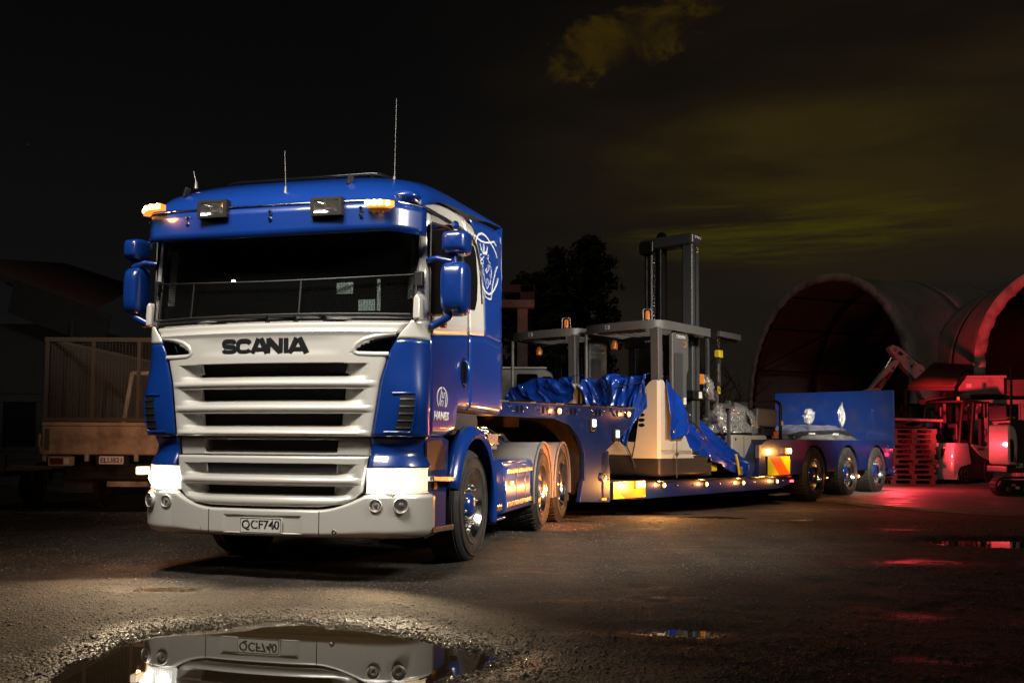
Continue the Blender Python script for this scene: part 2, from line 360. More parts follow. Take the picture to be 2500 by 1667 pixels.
def ground_h(x, y):
    e = .012*fbm(x, y, .9, 50, 4)
    s = wetfield(x, y) + .10*fbm(x, y, 1.6, 60, 5, .6) + .03*fbm(x, y, 9, 66, 2)
    near = np.clip((30-y)/20, 0, 1); q = np.clip((y-11.5)/6.5, 0, 1); slope = GZ*q*q*(3-2*q)
    dep = -.022 - .11*s
    z = np.where(s > -.35, np.maximum(-.075, np.minimum(.0, dep*1.0 + .0)), 0)
    z = np.minimum(.0, np.maximum(z, -.075))
    ruts = .014*np.sin(y*2.1+1.2*np.sin(x*.5))*fbm(x, y, .35, 80, 2)*2
    return z + slope + near*(e + ruts + .009*fbm(x, y, 5, 70, 4) + .0028*fbm(x, y, 30, 75, 2)*np.clip((13-y)/6, 0, 1)) , s
def axis_coords(a, b, fa, fb, d, g, dmax):
    c = list(np.arange(fa, fb, d)); st = d; x = c[-1]
    while x < b: st = min(st*g, dmax); x += st; c.append(x)
    st = d; x = c[0]; L = []
    while x > a: st = min(st*g, dmax); x -= st; L.append(x)
    return np.array(L[::-1]+c)
def ground_material():
    m = bpy.data.materials.new('wet_gravel_ground'); m.use_nodes = True; nt = m.node_tree; N = nt.nodes; K = nt.links; b = bs(m)
    tc = N.new('ShaderNodeTexCoord'); at = N.new('ShaderNodeAttribute'); at.attribute_name = 'wet'
    def noise(s, d=6, r=.6, sc=(1,1,1)):
        mp = N.new('ShaderNodeMapping'); mp.inputs['Scale'].default_value = sc; K.new(tc.outputs['Object'], mp.inputs[0])
        n = N.new('ShaderNodeTexNoise'); n.inputs['Scale'].default_value = s; n.inputs['Detail'].default_value = d; n.inputs['Roughness'].default_value = r; K.new(mp.outputs[0], n.inputs['Vector']); return n.outputs[0]
    def mr(v, a, bb, c, d):
        n = N.new('ShaderNodeMapRange'); K.new(v, n.inputs[0]); n.inputs[1].default_value = a; n.inputs[2].default_value = bb; n.inputs[3].default_value = c; n.inputs[4].default_value = d; return n.outputs[0]
    def ma(op, a, bb):
        n = N.new('ShaderNodeMath'); n.operation = op; n.use_clamp = op == 'MAXIMUM'
        for i, v in enumerate((a, bb)):
            if isinstance(v, (int, float)): n.inputs[i].default_value = v
            else: K.new(v, n.inputs[i])
        return n.outputs[0]
    r = N.new('ShaderNodeValToRGB'); K.new(noise(1.3, 9, .68, (.7,1.6,1)), r.inputs[0]); e = r.color_ramp.elements
    e[0].position = .33; e[0].color = (.029,.0215,.0140,1); e[1].position = .68; e[1].color = (.086,.066,.045,1)
    k = e.new(.5); k.color = (.054,.0405,.027,1)
    sp = N.new('ShaderNodeValToRGB'); K.new(noise(95, 3, .7), sp.inputs[0]); e = sp.color_ramp.elements
    e[0].position = .36; e[0].color = (.30,.30,.30,1); e[1].position = .70; e[1].color = (2.3,2.2,2.1,1)
    mx = N.new('ShaderNodeMix'); mx.data_type = 'RGBA'; mx.blend_type = 'MULTIPLY'; mx.inputs[0].default_value = .8; K.new(r.outputs[0], mx.inputs[6]); K.new(sp.outputs[0], mx.inputs[7])
    vo = N.new('ShaderNodeTexVoronoi'); vo.inputs['Scale'].default_value = 46; vo.inputs['Randomness'].default_value = 1.0; K.new(tc.outputs['Object'], vo.inputs['Vector'])
    vo2 = N.new('ShaderNodeTexVoronoi'); vo2.inputs['Scale'].default_value = 120; K.new(tc.outputs['Object'], vo2.inputs['Vector'])
    cre = ma('MULTIPLY', mr(vo.outputs['Distance'], .15, .75, 1.15, .42), mr(vo2.outputs['Distance'], .2, .75, 1.2, .55))  # shade in the gaps between stones painted into the colour
    trk = mr(noise(1.0, 6, .6, (2.6,.30,1)), .40, .62, .62, 1.18); tv = N.new('ShaderNodeVectorMath'); tv.operation = 'SCALE'; K.new(mx.outputs[2], tv.inputs[0]); K.new(ma('MULTIPLY', trk, cre), tv.inputs['Scale'])
    wet = ma('MAXIMUM', at.outputs['Fac'], mr(noise(.8, 7, .65, (.6,1.5,1)), .56, .70, 0, .75))
    dk = N.new('ShaderNodeMix'); dk.data_type = 'RGBA'; dk.blend_type = 'MULTIPLY'; K.new(wet, dk.inputs[0]); K.new(tv.outputs[0], dk.inputs[6]); dk.inputs[7].default_value = (.50,.47,.44,1)
    K.new(dk.outputs[2], b.inputs['Base Color'])
    K.new(mr(wet, 0, 1, .82, .17), b.inputs['Roughness']); b.inputs['Specular IOR Level'].default_value = .5
    h = ma('ADD', ma('ADD', ma('MULTIPLY', noise(38, 5, .65), .5), ma('MULTIPLY', noise(130, 3, .7), .3)), ma('MULTIPLY', vo.outputs['Distance'], -.45))
    bp = N.new('ShaderNodeBump'); bp.inputs['Strength'].default_value = 1.0; bp.inputs['Distance'].default_value = .03; K.new(h, bp.inputs['Height']); K.new(bp.outputs[0], b.inputs['Normal'])
    return m
def build_ground():
    xs = axis_coords(-160, 260, -4.2, 5.2, .034, 1.10, 14); ys = axis_coords(-40, 420, 3.6, 9.0, .034, 1.06, 14)
    X, Y = np.meshgrid(xs, ys); Z, S = ground_h(X, Y); nx, ny = len(xs), len(ys)
    me = bpy.data.meshes.new('ground'); nv = nx*ny; me.vertices.add(nv); me.vertices.foreach_set('co', np.stack([X, Y, Z], -1).ravel())
    i = np.arange(nx-1)[None,:] + nx*np.arange(ny-1)[:,None]; q = np.stack([i, i+1, i+nx+1, i+nx], -1).reshape(-1,4); nf = len(q)
    me.loops.add(nf*4); me.loops.foreach_set('vertex_index', q.ravel()); me.polygons.add(nf); me.polygons.foreach_set('loop_start', np.arange(nf)*4); me.polygons.foreach_set('loop_total', np.full(nf, 4))
    me.update(calc_edges=True); me.polygons.foreach_set('use_smooth', [True]*nf)
    a = me.attributes.new('wet', 'FLOAT', 'POINT'); wet = np.maximum(np.clip((S+.08)/.12, 0, 1), np.clip((polydist(X, Y, PUD)+.42+.3*fbm(X, Y, 2.2, 88, 4))/.5, 0, 1)*.9)
    sheen = np.clip(1.2-np.hypot((X-3.2)/1.1, (Y-6.0)/.55), 0, 1)*np.clip(.5+2.2*fbm(X, Y, 3, 91, 4), 0, 1)
    sheen2 = np.clip(1.2-np.hypot((X-4.3)/1.6, (Y-8.6)/.35), 0, 1)*np.clip(.5+2.2*fbm(X, Y, 3, 95, 4), 0, 1)
    a.data.foreach_set('value', np.maximum(wet, np.maximum(sheen, sheen2)*.9).ravel())
    me.materials.append(ground_material()); o = bpy.data.objects.new('ground', me); COL.objects.link(o); tag(o, kind='structure')
    wm = mat('puddle_water', (.048,.036,.022), .012, spec=.5); b = bs(wm); b.inputs['IOR'].default_value = 1.45
    def pud(cx, cy, rx, ry):
        mb = MB(); n = 40; q = min(1, max(0, (cy-11.5)/6.5)); WATER_Z = -.022+GZ*q*q*(3-2*q)
        mb.add([(cx,cy,WATER_Z)]+[(cx+rx*math.cos(2*math.pi*k/n), cy+ry*math.sin(2*math.pi*k/n), WATER_Z) for k in range(n)], [(0,1+k,1+(k+1)%n) for k in range(n)])
        tag(mb.build('puddle', wm, recalc=False), kind='structure')
    xs = [p[0] for p in PUD]; ys = [p[1] for p in PUD]
    pud((min(xs)+max(xs))/2, (min(ys)+max(ys))/2, (max(xs)-min(xs))*.66, (max(ys)-min(ys))*.66)
    for cx, cy, rx, ry in ELL: pud(cx, cy, rx*1.5, ry*1.9)
    # loose stones: dry grit over the yard, wet grit round the puddle
    base = np.array([(1,0,0),(-1,0,0),(0,1,0),(0,-1,0),(0,0,1),(0,0,-1)], float); tri = np.array([(0,2,4),(2,1,4),(1,3,4),(3,0,4),(2,0,5),(1,2,5),(3,1,5),(0,3,5)])
    def stones(name, label, xx, yy, mean, sig, cap, m):
        zz, s = ground_h(xx, yy); keep = (s < .05) & (yy > 3.7); xx, yy, zz = xx[keep], yy[keep], zz[keep]; n = len(xx)
        sz = np.minimum(np.exp(rng.normal(mean, sig, n)), cap)*np.clip(.75+yy*.05, 1, 1.5)
        V = base[None]*(1+.45*(rng.random((n,6,1))-.5)) + .25*(rng.random((n,6,3))-.5); V = V*sz[:,None,None]*np.stack([.8+.6*rng.random(n), .8+.6*rng.random(n), .5+.4*rng.random(n)], -1)[:,None,:]
        an = rng.random(n)*6.28; c, sn = np.cos(an)[:,None], np.sin(an)[:,None]; VX = V[:,:,0]*c-V[:,:,1]*sn; VY = V[:,:,0]*sn+V[:,:,1]*c
        V = np.stack([VX+xx[:,None], VY+yy[:,None], V[:,:,2]+(zz+sz*.15)[:,None]], -1).reshape(-1,3); F = (tri[None]+6*np.arange(n)[:,None,None]).reshape(-1,3)
        me = bpy.data.meshes.new(name); me.vertices.add(len(V)); me.vertices.foreach_set('co', V.ravel()); me.loops.add(F.size); me.loops.foreach_set('vertex_index', F.ravel()); me.polygons.add(len(F)); me.polygons.foreach_set('loop_start', np.arange(len(F))*3); me.polygons.foreach_set('loop_total', np.full(len(F),3)); me.update(calc_edges=True)
        me.materials.append(m); o = bpy.data.objects.new(name, me); COL.objects.link(o); tag(o, label, 'gravel', kind='stuff')
    n = 150000; yy = 3.9 + 10.5*rng.random(n)**1.6; xx = (rng.random(n)*2-1)*(.62*yy+.4)
    cl = fbm(xx, yy, 1.4, 120, 4); k2 = rng.random(n) < np.clip(.6+1.6*cl, .15, 1); xx, yy = xx[k2], yy[k2]
    stones('gravel', 'small loose stones scattered over the muddy yard', xx, yy, -5.70, .45, .016, mat('gravel_stone', (.10,.084,.066), .6, var=.6, vscale=40, rvar=.2))
    k = 26000; t = rng.random(k)*len(PUD); i0 = t.astype(int); fr = t-i0; Pn = np.array(PUD); p = Pn[i0]*(1-fr)[:,None]+Pn[(i0+1)%len(PUD)]*fr[:,None]
    p = p + rng.normal(0, 1, (k,2))*(.05+.22*rng.random((k,1))**2)
    stones('wet_gravel', 'wet glistening grit along the edge of the big puddle', p[:,0], p[:,1], -5.75, .42, .014, mat('wet_gravel_stone', (.07,.058,.044), .10, var=.5, vscale=40, rvar=.06))
    # concrete apron on the right, a real step up from the mud
    poly = [(4.6,22.6),(6.7,19.0),(6.95,17.7),(8.3,15.0),(10.5,12.8),(40,11.5),(60,60),(2,60)]
    mb = MB(); pts = []
    for i in range(len(poly)):
        a, b2 = poly[i], poly[(i+1) % len(poly)]; m = 14 if i in (0,1,2,3) else 2
        for j in range(m):
            t = j/m; w = .07*(random.random()-.5) if i < 5 else 0; pts.append((a[0]+(b2[0]-a[0])*t+w, a[1]+(b2[1]-a[1])*t+w))
    mb.prism(pts, 2, GZ-.15, GZ+.06); tag(mb.build('concrete_yard', mat('stained_concrete', (.17,.155,.135), .62, var=.25, vscale=1.2, bump=.25, bscale=30, dirt=(.05,.042,.034), dirt_amt=.7, dirt_scale=.8, rvar=.2)), kind='structure')
build_ground()

# ------------------------------------------------------------------ tractor unit
TF = Frame((-1.935, 7.114, 0), 13.6)
def bow(X): return .04+.14*min(abs(X),1.25)**2.2
def wheel(parent, c, side, tyre_r=.505, tw=.30, rim_r=.307, kind='front', nuts=True, hubm='blue'):
    """wheel with its outer face towards side (+1 = +X); c = outer face centre"""
    x, y, z = c; s = side; mb = MB()
    # rim barrel and disc
    if kind == 'front':
        prof = [(0,.312),(.004,.300),(-.012,.290),(-.028,.270),(-.060,.258),(-.085,.245),(-.082,.225),(-.066,.205),(-.062,.10)]
    else:
        prof = [(0,.312),(.004,.300),(-.012,.290),(-.030,.270),(-.06,.262),(-.155,.255),(-.185,.235),(-.190,.10)]
    mb.lathe([(s*d, r) for d, r in prof], (x,y,z), 0, 48)
    dd = prof[-1][0]
    mb.lathe([(s*dd,.10),(s*dd,.0)], (x,y,z), 0, 48)
    w = mb.build('wheel', 'chrome', parent, smooth=35)
    R_ = tyre_r
    tp = [(-.0,.305),(.012,.33),(.016,.40),(.006,.46),(-.012,.487),(-.03,.5),(-tw*.5,.505),(-tw+.03,.5),(-tw+.012,.487),(-tw-.006,.46),(-tw-.01,.40),(-tw,.305)]
    mb = MB(); mb.lathe([(s*d, r/.505*R_ if r > .32 else r) for d, r in tp], (x,y,z), 0, 64)
    # sidewall rib and tread grooves / lugs
    for rr in (.345, .445):
        mb.lathe([(s*.013,(rr-.006)/.505*R_),(s*.021,rr/.505*R_),(s*.013,(rr+.006)/.505*R_)], (x,y,z), 0, 64)
    if kind == 'front':
        for off in (-.07,-.13,-.19,-.25):
            mb.lathe([(s*(off-.026),R_-.004),(s*(off-.024),R_+.006),(s*(off+.024),R_+.006),(s*(off+.026),R_-.004)], (x,y,z), 0, 64)
    else:
        for k in range(44):
            a = 2*math.pi*k/44
            for o0, o1, da in ((-.02,-.11,.0),(-.12,-.20,.07),(-.21,-.29,.0)):
                P = []
                for dr in (-.006,.010):
                    for oo, aa in ((o0,a+da),(o1,a+da+.03),(o1,a+da+.10),(o0,a+da+.07)): P.append((x+s*oo, y+(R_+dr)*math.cos(aa), z+(R_+dr)*math.sin(aa)))
                mb.add(P, [(4,5,6,7),(0,1,5,4),(1,2,6,5),(2,3,7,6),(3,0,4,7)])
    mb.build('tyre', 'rubber', w, smooth=30)
    mb = MB()
    if kind == 'front':
        mb.lathe([(s*-.062,.115),(s*-.03,.11),(s*-.005,.095),(s*.01,.07),(s*.014,0)], (x,y,z), 0, 28)
    else:
        mb.lathe([(s*-.19,.15),(s*-.09,.14),(s*-.05,.12),(s*-.03,.09),(s*-.028,0)], (x,y,z), 0, 28)
    mb.build('hub', hubm, w, smooth=35)
    if nuts:
        me = None
        for k in range(10):
            a = 2*math.pi*k/10+.2; nr = .180 if kind == 'front' else .167; yy, zz = y+nr*math.cos(a), z+nr*math.sin(a)
            if me is None:
                nb = MB(); nb.lathe([(0,.021),(s*.015,.021),(s*.018,.015),(s*.050,.015),(s*.058,.008),(s*.06,0)], (0,0,0), 0, 8)
                o = nb.build('wheel_nut', 'chrome', w, smooth=35); me = o.data
            else:
                o = bpy.data.objects.new('wheel_nut', me); COL.objects.link(o); o.parent = w
            o.location = (x+s*(dd+.001), yy, zz)
    return w
def build_tractor():
    T = thing('tractor_truck', 'blue and white tractor truck with lit headlamps, pulling the low loader', 'truck', TF.o, -TF.a)
    mk = lambda mb, n, m, **k: mb.build(n, m, T, **k)
    wp = lambda z: lin(z, [.56,.585,.61,.65,.70,.97,1.12,1.55,1.80,1.93,2.02], [.40,.48,.66,.735,.785,.822,.845,.905,.975,1.045,1.12])
    # ---------------- grille panel, upper: height field with recessed bands, openings cut out
    bands_u = [(1.690,1.600,1.560,.628),(1.492,1.411,1.368,.612),(1.299,1.213,1.172,.597)]
    D = .085
    def front_panel(name, z0, z1, bands, xin, edges=True, Dp=.0, horn=False, ret=.06):
        zs = set(np.linspace(z0, z1, 80).tolist())
        for zt, zb, zf, hw in bands: zs |= {zt, zt+.004, zt+.014, zt-.004, (zt+zb)/2, zb, zb-.004, zf+.004, zf, zf-.008}
        zs = sorted(z for z in zs if z0-1e-6 <= z <= z1+1e-6)
        keep = [zs[0]]
        for z in zs[1:]:
            if z-keep[-1] > .0022: keep.append(z)
        zs = keep
        sx = sorted({a*b for a in np.linspace(0, 1, 40).tolist()+[.985,.995] for b in (1,-1)})
        bb = sorted(bands, key=lambda q: -q[0]); gaps = [(b2[0]+.014, b1[2]) for b1, b2 in zip(bb, bb[1:])]+([(z0, bb[-1][2])] if len(bands) > 1 else [])
        def depth(X, z):
            d = 0
            for zt, zb, zf, hw in bands:
                if zf <= z <= zt:
                    dz = D if z >= zb else D*(z-zf)/(zb-zf)
                    r = (hw+xin-abs(X))/xin if xin else (1 if abs(X) < hw+.02 else 0)
                    d = max(d, dz*max(0, min(1, r)))
                elif zt < z <= zt+.014: d = max(d, 0)
            return d
        def fn(s, z):
            w = wp(z); X = s*w; e = max(0, (abs(s)-.97)/.03); ez = max(0, (z-(z1-.02))/.02)
            y = bow(X)+Dp+depth(X, z)+.03*e*e+.02*ez*ez
            for zl, zh in gaps:
                if zl < z < zh: y -= .016*math.sin(math.pi*(z-zl)/(zh-zl))**.8*max(0, min(1, (1.0-abs(s))/.10))
            # soft brow above the letters and shallow letter panel
            y += -.012*math.exp(-((z-1.935)/.018)**2) + .008*math.exp(-((z-1.83)/.06)**4)*max(0, 1-(abs(X)/.62)**6) if horn else 0
            return (X, y-.008*math.cos(min(1,abs(s))*1.57), z)
        def hole(s, z):
            X = s*wp(z)
            for zt, zb, zf, hw in bands:
                if zb-.001 < z < zt+.002 and abs(X) < hw: return True
            if horn:
                zz = (z-1.765)/.165; lim = .70+.32*max(0, zz)**1.6
                if 1.765 < z < 1.925 and abs(X) > lim and z > 1.765 and abs(X) < wp(z)-.012+.2: return True
            return False
        mb = MB(); mb.grid(fn, sx, zs, skip=hole)
        o = mk(mb, name, 'white', smooth=32)
        md = o.modifiers.new('solid', 'SOLIDIFY'); md.thickness = .018; md.offset = -1
        for zt, zb, zf, hw in bands:
            g = MB(); hz = .012
            def fy(X): return bow(X)+Dp+D+.035
            g.grid(lambda X, z: (X, fy(X), z), arange(-hw-.05, hw+.05, 25), arange(zb-.03, zt+.03, 3))
            mk(g, 'grille_opening', 'mesh', recalc=False)
        return o
    front_panel('grille_panel', 1.125, 2.015, bands_u, .19, horn=True)
    front_panel('grille_step', .983, 1.122, [(1.100,1.018,.995,.56)], .012, Dp=.055)
    front_panel('bumper_grille', .585, .975, [(.912,.842,.808,.562),(.740,.680,.655,.545)], .18, Dp=-.005)
    # dark horn-shaped recesses at both top corners
    for s in (1,-1):
        def lip(t, q):
            X0 = .69; pass
        g = MB(); g.grid(lambda X, z: (s*X, bow(X)+.075, z), arange(.66, 1.10, 12), arange(1.75, 1.94, 4)); mk(g, 'corner_recess', 'gloss_black', recalc=False)
        b = MB(); pts = [(1.02,1.925),(.95,1.915),(.86,1.90),(.78,1.875),(.725,1.84),(.70,1.80),(.705,1.775),(.74,1.763),(.85,1.761),(.965,1.762)]
        b.tube([(s*x, bow(x)+.012, z) for x, z in pts], .022, 8); mk(b, 'corner_recess_rim', 'white', smooth=60)
    # heavy letters just proud of the panel
    lt = MB(); hgt = .118; zb = 1.772
    def LS(x0, pts, w, k):
        stroke(lt, [(x0+a*.128, zb+b*hgt) for a, b in pts], w, lambda a, b, h: (a, bow(a)+.003-h-.0005*k, b), .009)
    sq = lambda v, p=.62: math.copysign(abs(v)**p, v)
    arcp = lambda cx, cy, rx, ry, a0, a1, n=12: [(cx+rx*sq(math.cos(R(a0+(a1-a0)*i/(n-1)))), cy+ry*sq(math.sin(R(a0+(a1-a0)*i/(n-1))), .8)) for i in range(n)]
    xs = [-.394,-.264,-.130,.004,.142,.188]
    LS(xs[0], arcp(.52,.69,.40,.185,8,268,16)+arcp(.52,.31,.42,.185,88,-172,16), .031, 0)
    LS(xs[1], arcp(.56,.5,.44,.375,30,330,22), .032, 1)
    for x0, sc, k in ((xs[2],1.0,2),(xs[5],1.08,5)):
        LS(x0, [(.10*sc,0),(.50*sc,1.0)], .036, k); LS(x0, [(1.10*sc,0),(.66*sc,1.0)], .044, k+1); LS(x0, [(.30*sc,.28),(.92*sc,.28)], .026, k+2)
    LS(xs[3], [(.13,0),(.13,1)], .034, 3); LS(xs[3], [(.95,0),(.95,1)], .034, 3); LS(xs[3], [(.12,.95),(.96,.05)], .044, 4)
    LS(xs[4], [(.22,0),(.22,1)], .036, 3)
    mk(lt, 'letters', 'letter')
    # cowl below the windscreen
    mb = MB(); mb.grid(lambda X, t: (X, bow(X)+.05+.10*t, 2.012+.035*t+.006*math.sin(t*9)), arange(-1.12,1.12,30), arange(0,1,8)); mk(mb, 'cowl', 'white', smooth=40)
    for xc in (-.55,.55):
        mb = MB(); mb.grid(lambda a, t: (xc+.14*t*math.cos(a), bow(xc)+.075+.05*t*math.sin(a), 2.036+.022*(1-t*t)), arange(0, 2*math.pi, 25), arange(0.01, 1, 7)); mk(mb, 'cowl_bulge', 'white', smooth=60)
    for xa, xb in ((-.02,-.75),(.22,-.40),(.46,.36)):
        mb = MB(); mb.tube([(xa, bow(xa)+.05, 2.015), (xa+.005, bow(xa)+.035, 2.06), (xb, bow(xb)+.06, 2.085)], .011, 6); mb.obox((xa, bow(xa)+.04, 2.0), (xa, bow(xa)+.06, 2.06), .035, .02); mk(mb, 'wiper', 'black')
    # ---------------- lower bumper
    zt = lambda X: .566 if abs(X) < .45 else .566+(.686-.566)*min(1, ((abs(X)-.45)/.37))**1.7
    def bum(s, t):
        a = abs(s); sg = 1 if s >= 0 else -1
        X = a*1.06 if a < .8 else .848+(1.25-.848)*math.sin((a-.8)/.2*math.pi/2)
        Y = bow(X) if a < .8 else bow(.848)+.36*(1-math.cos((a-.8)/.2*math.pi/2))
        z0 = .352+.0*X; z1 = zt(X); z = z0+(z1-z0)*t; c = .035
        inn = 0
        if t < .18: inn = (1-t/.18)**2*.05
        if t > .9: inn = ((t-.9)/.1)**2*.04
        if abs(X) < .33 and .30 > 0:                       # shallow field behind the number plate
            inn += .012*(1 if (.38 < z < .515 and abs(X) < .315) else 0)
        return (sg*(X-inn*(0 if a < .8 else math.sin((a-.8)/.2*1.57))), Y-.02+inn*(1 if a < .8 else math.cos((a-.8)/.2*1.57)), z)
    sx = sorted({a*b for a in list(np.linspace(0,.8,50))+list(np.linspace(.8,1,16)) for b in (1,-1)})
    mb = MB(); mb.grid(bum, sx, sorted(set(np.linspace(0,1,34).tolist()+[.03,.06,.93,.97]))); mk(mb, 'bumper', 'white', smooth=40, solid=.01)
    for s in (1,-1):
        for x, z in ((.56,.40),): 
            mb = MB(); mb.lathe([(-.004,.021),(-.008,.019),(-.006,.012),(.004,.011),(.004,0)], (s*x+.03, bow(.56)-.02, z), 1, 14, mfn=lambda i: 1 if i > 1 else 0); mk(mb, 'bumper_bolt', ['chrome','black'], smooth=40)
        mb = MB(); mb.obox((s*.47, bow(.47)-.025, .37), (s*.47, bow(.47)-.025, .555), .006, .004, (0,1,0)); mk(mb, 'bumper_joint', 'black')
        # two round driving lamps per side
        for X, Y, nx, r in ((.90,.128,.12,.046),(1.085,.178,.45,.054)):
            mb = MB(); mb.lathe([(.02,r*1.12),(-.008,r*1.12),(-.014,r*1.04),(-.008,r*.95)], (0,0,0), 1, 28); mb.lathe([(-.008,r*.95),(-.001,r*.8),(.002,r*.45),(-.003,r*.30),(-.010,r*.26),(-.014,0)], (0,0,0), 1, 28, mi=1)
            o = mb.build('driving_lamp', ['white','steel'], T, smooth=50, loc=(s*X, Y-.012, .603)); o.rotation_euler = (0,0,s*nx*1.1)
            l = MB(); l.lathe([(-.008,r*.95),(-.016,r*.6),(-.020,0)], (0,0,0), 1, 24); l.build('lens', 'lens', o, smooth=60)
    # number plate with raised characters
    pl = MB(); pl.prism(rrect(-.18,.18,.377,.499,.012), 1, .008-.003, .016-.003); p = mk(pl, 'number_plate', 'plate')
    rim = MB(); stroke(rim, rrect(-.172,.172,.384,.492,.010), .004, lambda a, b, h: (a, .0045-h, b), .001, True); rim.build('plate_border', 'letter', p)
    put_text('QCF740', (.0, .0048, .398), (1,0,0), (0,0,1), (.320), .082, 'letter', p, 'plate_characters', bold=.022, extrude=.001)
    z0 = MB(); stroke(z0, [(.106,.409),(.128,.469)], .007, lambda a, b, h: (a, .004-h, b), .001); z0.build('plate_slash', 'letter', p)
    for x, z in ((-.11,.489),(.10,.489),(-.165,.489),(.165,.489),(-.165,.385),(.165,.385)):
        b = MB(); b.lathe([(0,.006),(-.004,.004),(-.004,0)], (x,.005,z), 1, 8); b.build('plate_screw', 'steel', p)
    # ---------------- headlamps
    for s in (1,-1):
        def hl(t, z, off=0):
            X = .80+.44*math.sin(t*1.50); Y = bow(.80)-.005+.33*(1-math.cos(t*1.50)); return (s*(X-off*math.sin(t*1.5)), Y+off*math.cos(t*1.5), z)
        back = MB(); back.grid(lambda t, z: hl(t, z, .05), arange(0,1,14), arange(.69,.885,3)); hb = mk(back, 'headlamp', 'chrome', smooth=60)
        g = MB(); g.grid(lambda t, z: hl(t, z, .012), arange(.03,.60,14), arange(.700,.878,5)); g.build('lit_reflector', 'head', hb, smooth=60)
        for za, zb3 in ((.693,.700),(.878,.885)): g = MB(); g.grid(lambda t, z: hl(t, z, .011), arange(.02,.95,16), [za,zb3]); g.build('lens_edge', 'head_side', hb, smooth=60)
        for tc in (.16,.42):
            c = hl(tc, .79, .010); g = MB(); g.lathe([(-.004,.062),(.0,.050),(.003,.030),(.004,0)], (c[0],c[1]-.006,c[2]), 1, 18); g.build('lit_bulb', 'head_hot', hb, smooth=60)
        for k in range(12): g = MB(); c = hl(.05+.045*k, .79, .009); g.box(c[0]-.0012,c[0]+.0012,c[1]-.003,c[1],.702,.876); g.build('flute', 'head_side', hb)
        g = MB(); g.grid(lambda t, z: hl(t, z, .014), arange(.61,.93,8), arange(.705,.875,4)); g.build('corner_lamp', 'head_side', hb, smooth=60)
        g = MB(); g.grid(lambda t, z: hl(t, z, 0), arange(0,1,18), arange(.692,.884,5)); g.build('lens', 'lens', hb, smooth=60)
        d = bpy.data.lights.new('headlamp_beam', 'SPOT'); d.energy = 140; d.color = (1,.76,.47); d.spot_size = R(125); d.spot_blend = .5; d.shadow_soft_size = .03
        o = bpy.data.objects.new('headlamp_beam', d); COL.objects.link(o); o.parent = T; o.location = (s*1.0, .02, .79); o.rotation_euler = (R(62), 0, R(180)+R(-8*s))
        # little notch arrow below the lamp
        n = MB(); n.prism([(s*.955,.688),(s*1.035,.688),(s*.995,.652)], 1, .150, .20); mk(n, 'bumper_notch', 'white')
    # repeater sticking out on the far corner
    mb = MB(); mb.prism(rrect(.80,.868,.30,.42,.015), 0, -1.33, -1.262) if False else mb.box(-1.315,-1.25,.28,.40,.80,.868); mk(mb, 'corner_repeater', 'head_side', bevel=.012)
    d = bpy.data.lights.new('repeater_glow', 'SPOT'); d.energy = 470; d.color = (1,.29,.075); d.spot_size = R(64); d.spot_blend = .8; d.shadow_soft_size = .015
    o = bpy.data.objects.new('repeater_glow', d); COL.objects.link(o); o.parent = T; o.location = (-1.42,.5,.84); o.rotation_euler = Vector((-1.9,5.6,.95)).to_track_quat('-Z','Y').to_euler()
    lamp('repeater_spill', (-1.36,.46,.83), (1,.34,.08), 22, .015, T)
    # ---------------- corner wings (blue below, white above) from grille edge round to the doors
    zb_side = lambda Y: 1.927+.109*(Y-.39)
    for s in (1,-1):
        def wing(t, z):
            a = t*math.pi/2; w0 = wp(z)+.006; bul = .055*math.exp(-((z-1.38)/.24)**2)*math.sin(t*math.pi)**1.2
            ex = 1.225 if z < 2.0 else 1.225
            X = w0+(ex-w0)*math.sin(a)**1.0; Y = bow(wp(z))+.015+(.40-bow(wp(z))-.015)*(1-math.cos(a))
            X += bul*.9; Y -= bul*.5
            return (s*X, Y, z)
        zs = sorted(set(np.linspace(1.128,1.88,28).tolist()))
        mb = MB(); mb.grid(lambda t, z: wing(t, z), arange(0,1,22), zs); mk(mb, 'corner_wing', 'blue', smooth=40, solid=.012)
        mb = MB(); mb.grid(lambda t, k: wing(t, 1.884+.047*t*0+k*(2.03-1.884)), arange(0,1,22), arange(0,1,7)); mk(mb, 'corner_wing_top', 'white', smooth=40, solid=.012)
        # louvred vent in the wing
        v = MB()
        def ven(t, z, o=.004):
            x, y, zz = wing(t, z); return (x+s*o*math.sin(t*1.57), y-o*math.cos(t*1.57), zz)
        ts = arange(.28,.50,8)
        v.grid(lambda t, z: ven(t, z, .009), ts, arange(1.165,1.455,10)); ve = mk(v, 'wing_vent', 'black', smooth=50, recalc=False)
        for k in range(5):
            z = 1.19+.055*k; l = MB(); l.grid(lambda t, q: ven(t, z+.012*q, .009+.004*(1-q)), ts, [0,1]); l.build('louvre', 'black', ve, solid=.004)
        rim = MB(); P = [ven(t,1.46,.008) for t in arange(.18,.50,6)]+[ven(.505,z,.008) for z in arange(1.44,1.18,6)]+[ven(t,1.16,.008) for t in arange(.49,.14,8)]
        rim.tube(P, .010, 6); rim.build('vent_rim', 'blue', ve, smooth=60)
        # fill below the wing, above the headlamp
        def sill(t, k):
            a = t*1.5; prof = [(1.132,.03),(1.06,.06),(.99,.055),(.93,.02),(.888,.0)]; z = lin(k, [0,.25,.5,.75,1], [q[0] for q in prof]); off = lin(k, [0,.25,.5,.75,1], [q[1] for q in prof])
            X = .83+.40*math.sin(a); Y = bow(.82)+.33*(1-math.cos(a)); return (s*(X-off*math.sin(a)), Y+off*math.cos(a), z)
        mb = MB(); mb.grid(sill, arange(0,1,16), arange(0,1,13)); mk(mb, 'headlamp_surround', 'blue', smooth=50, solid=.01)
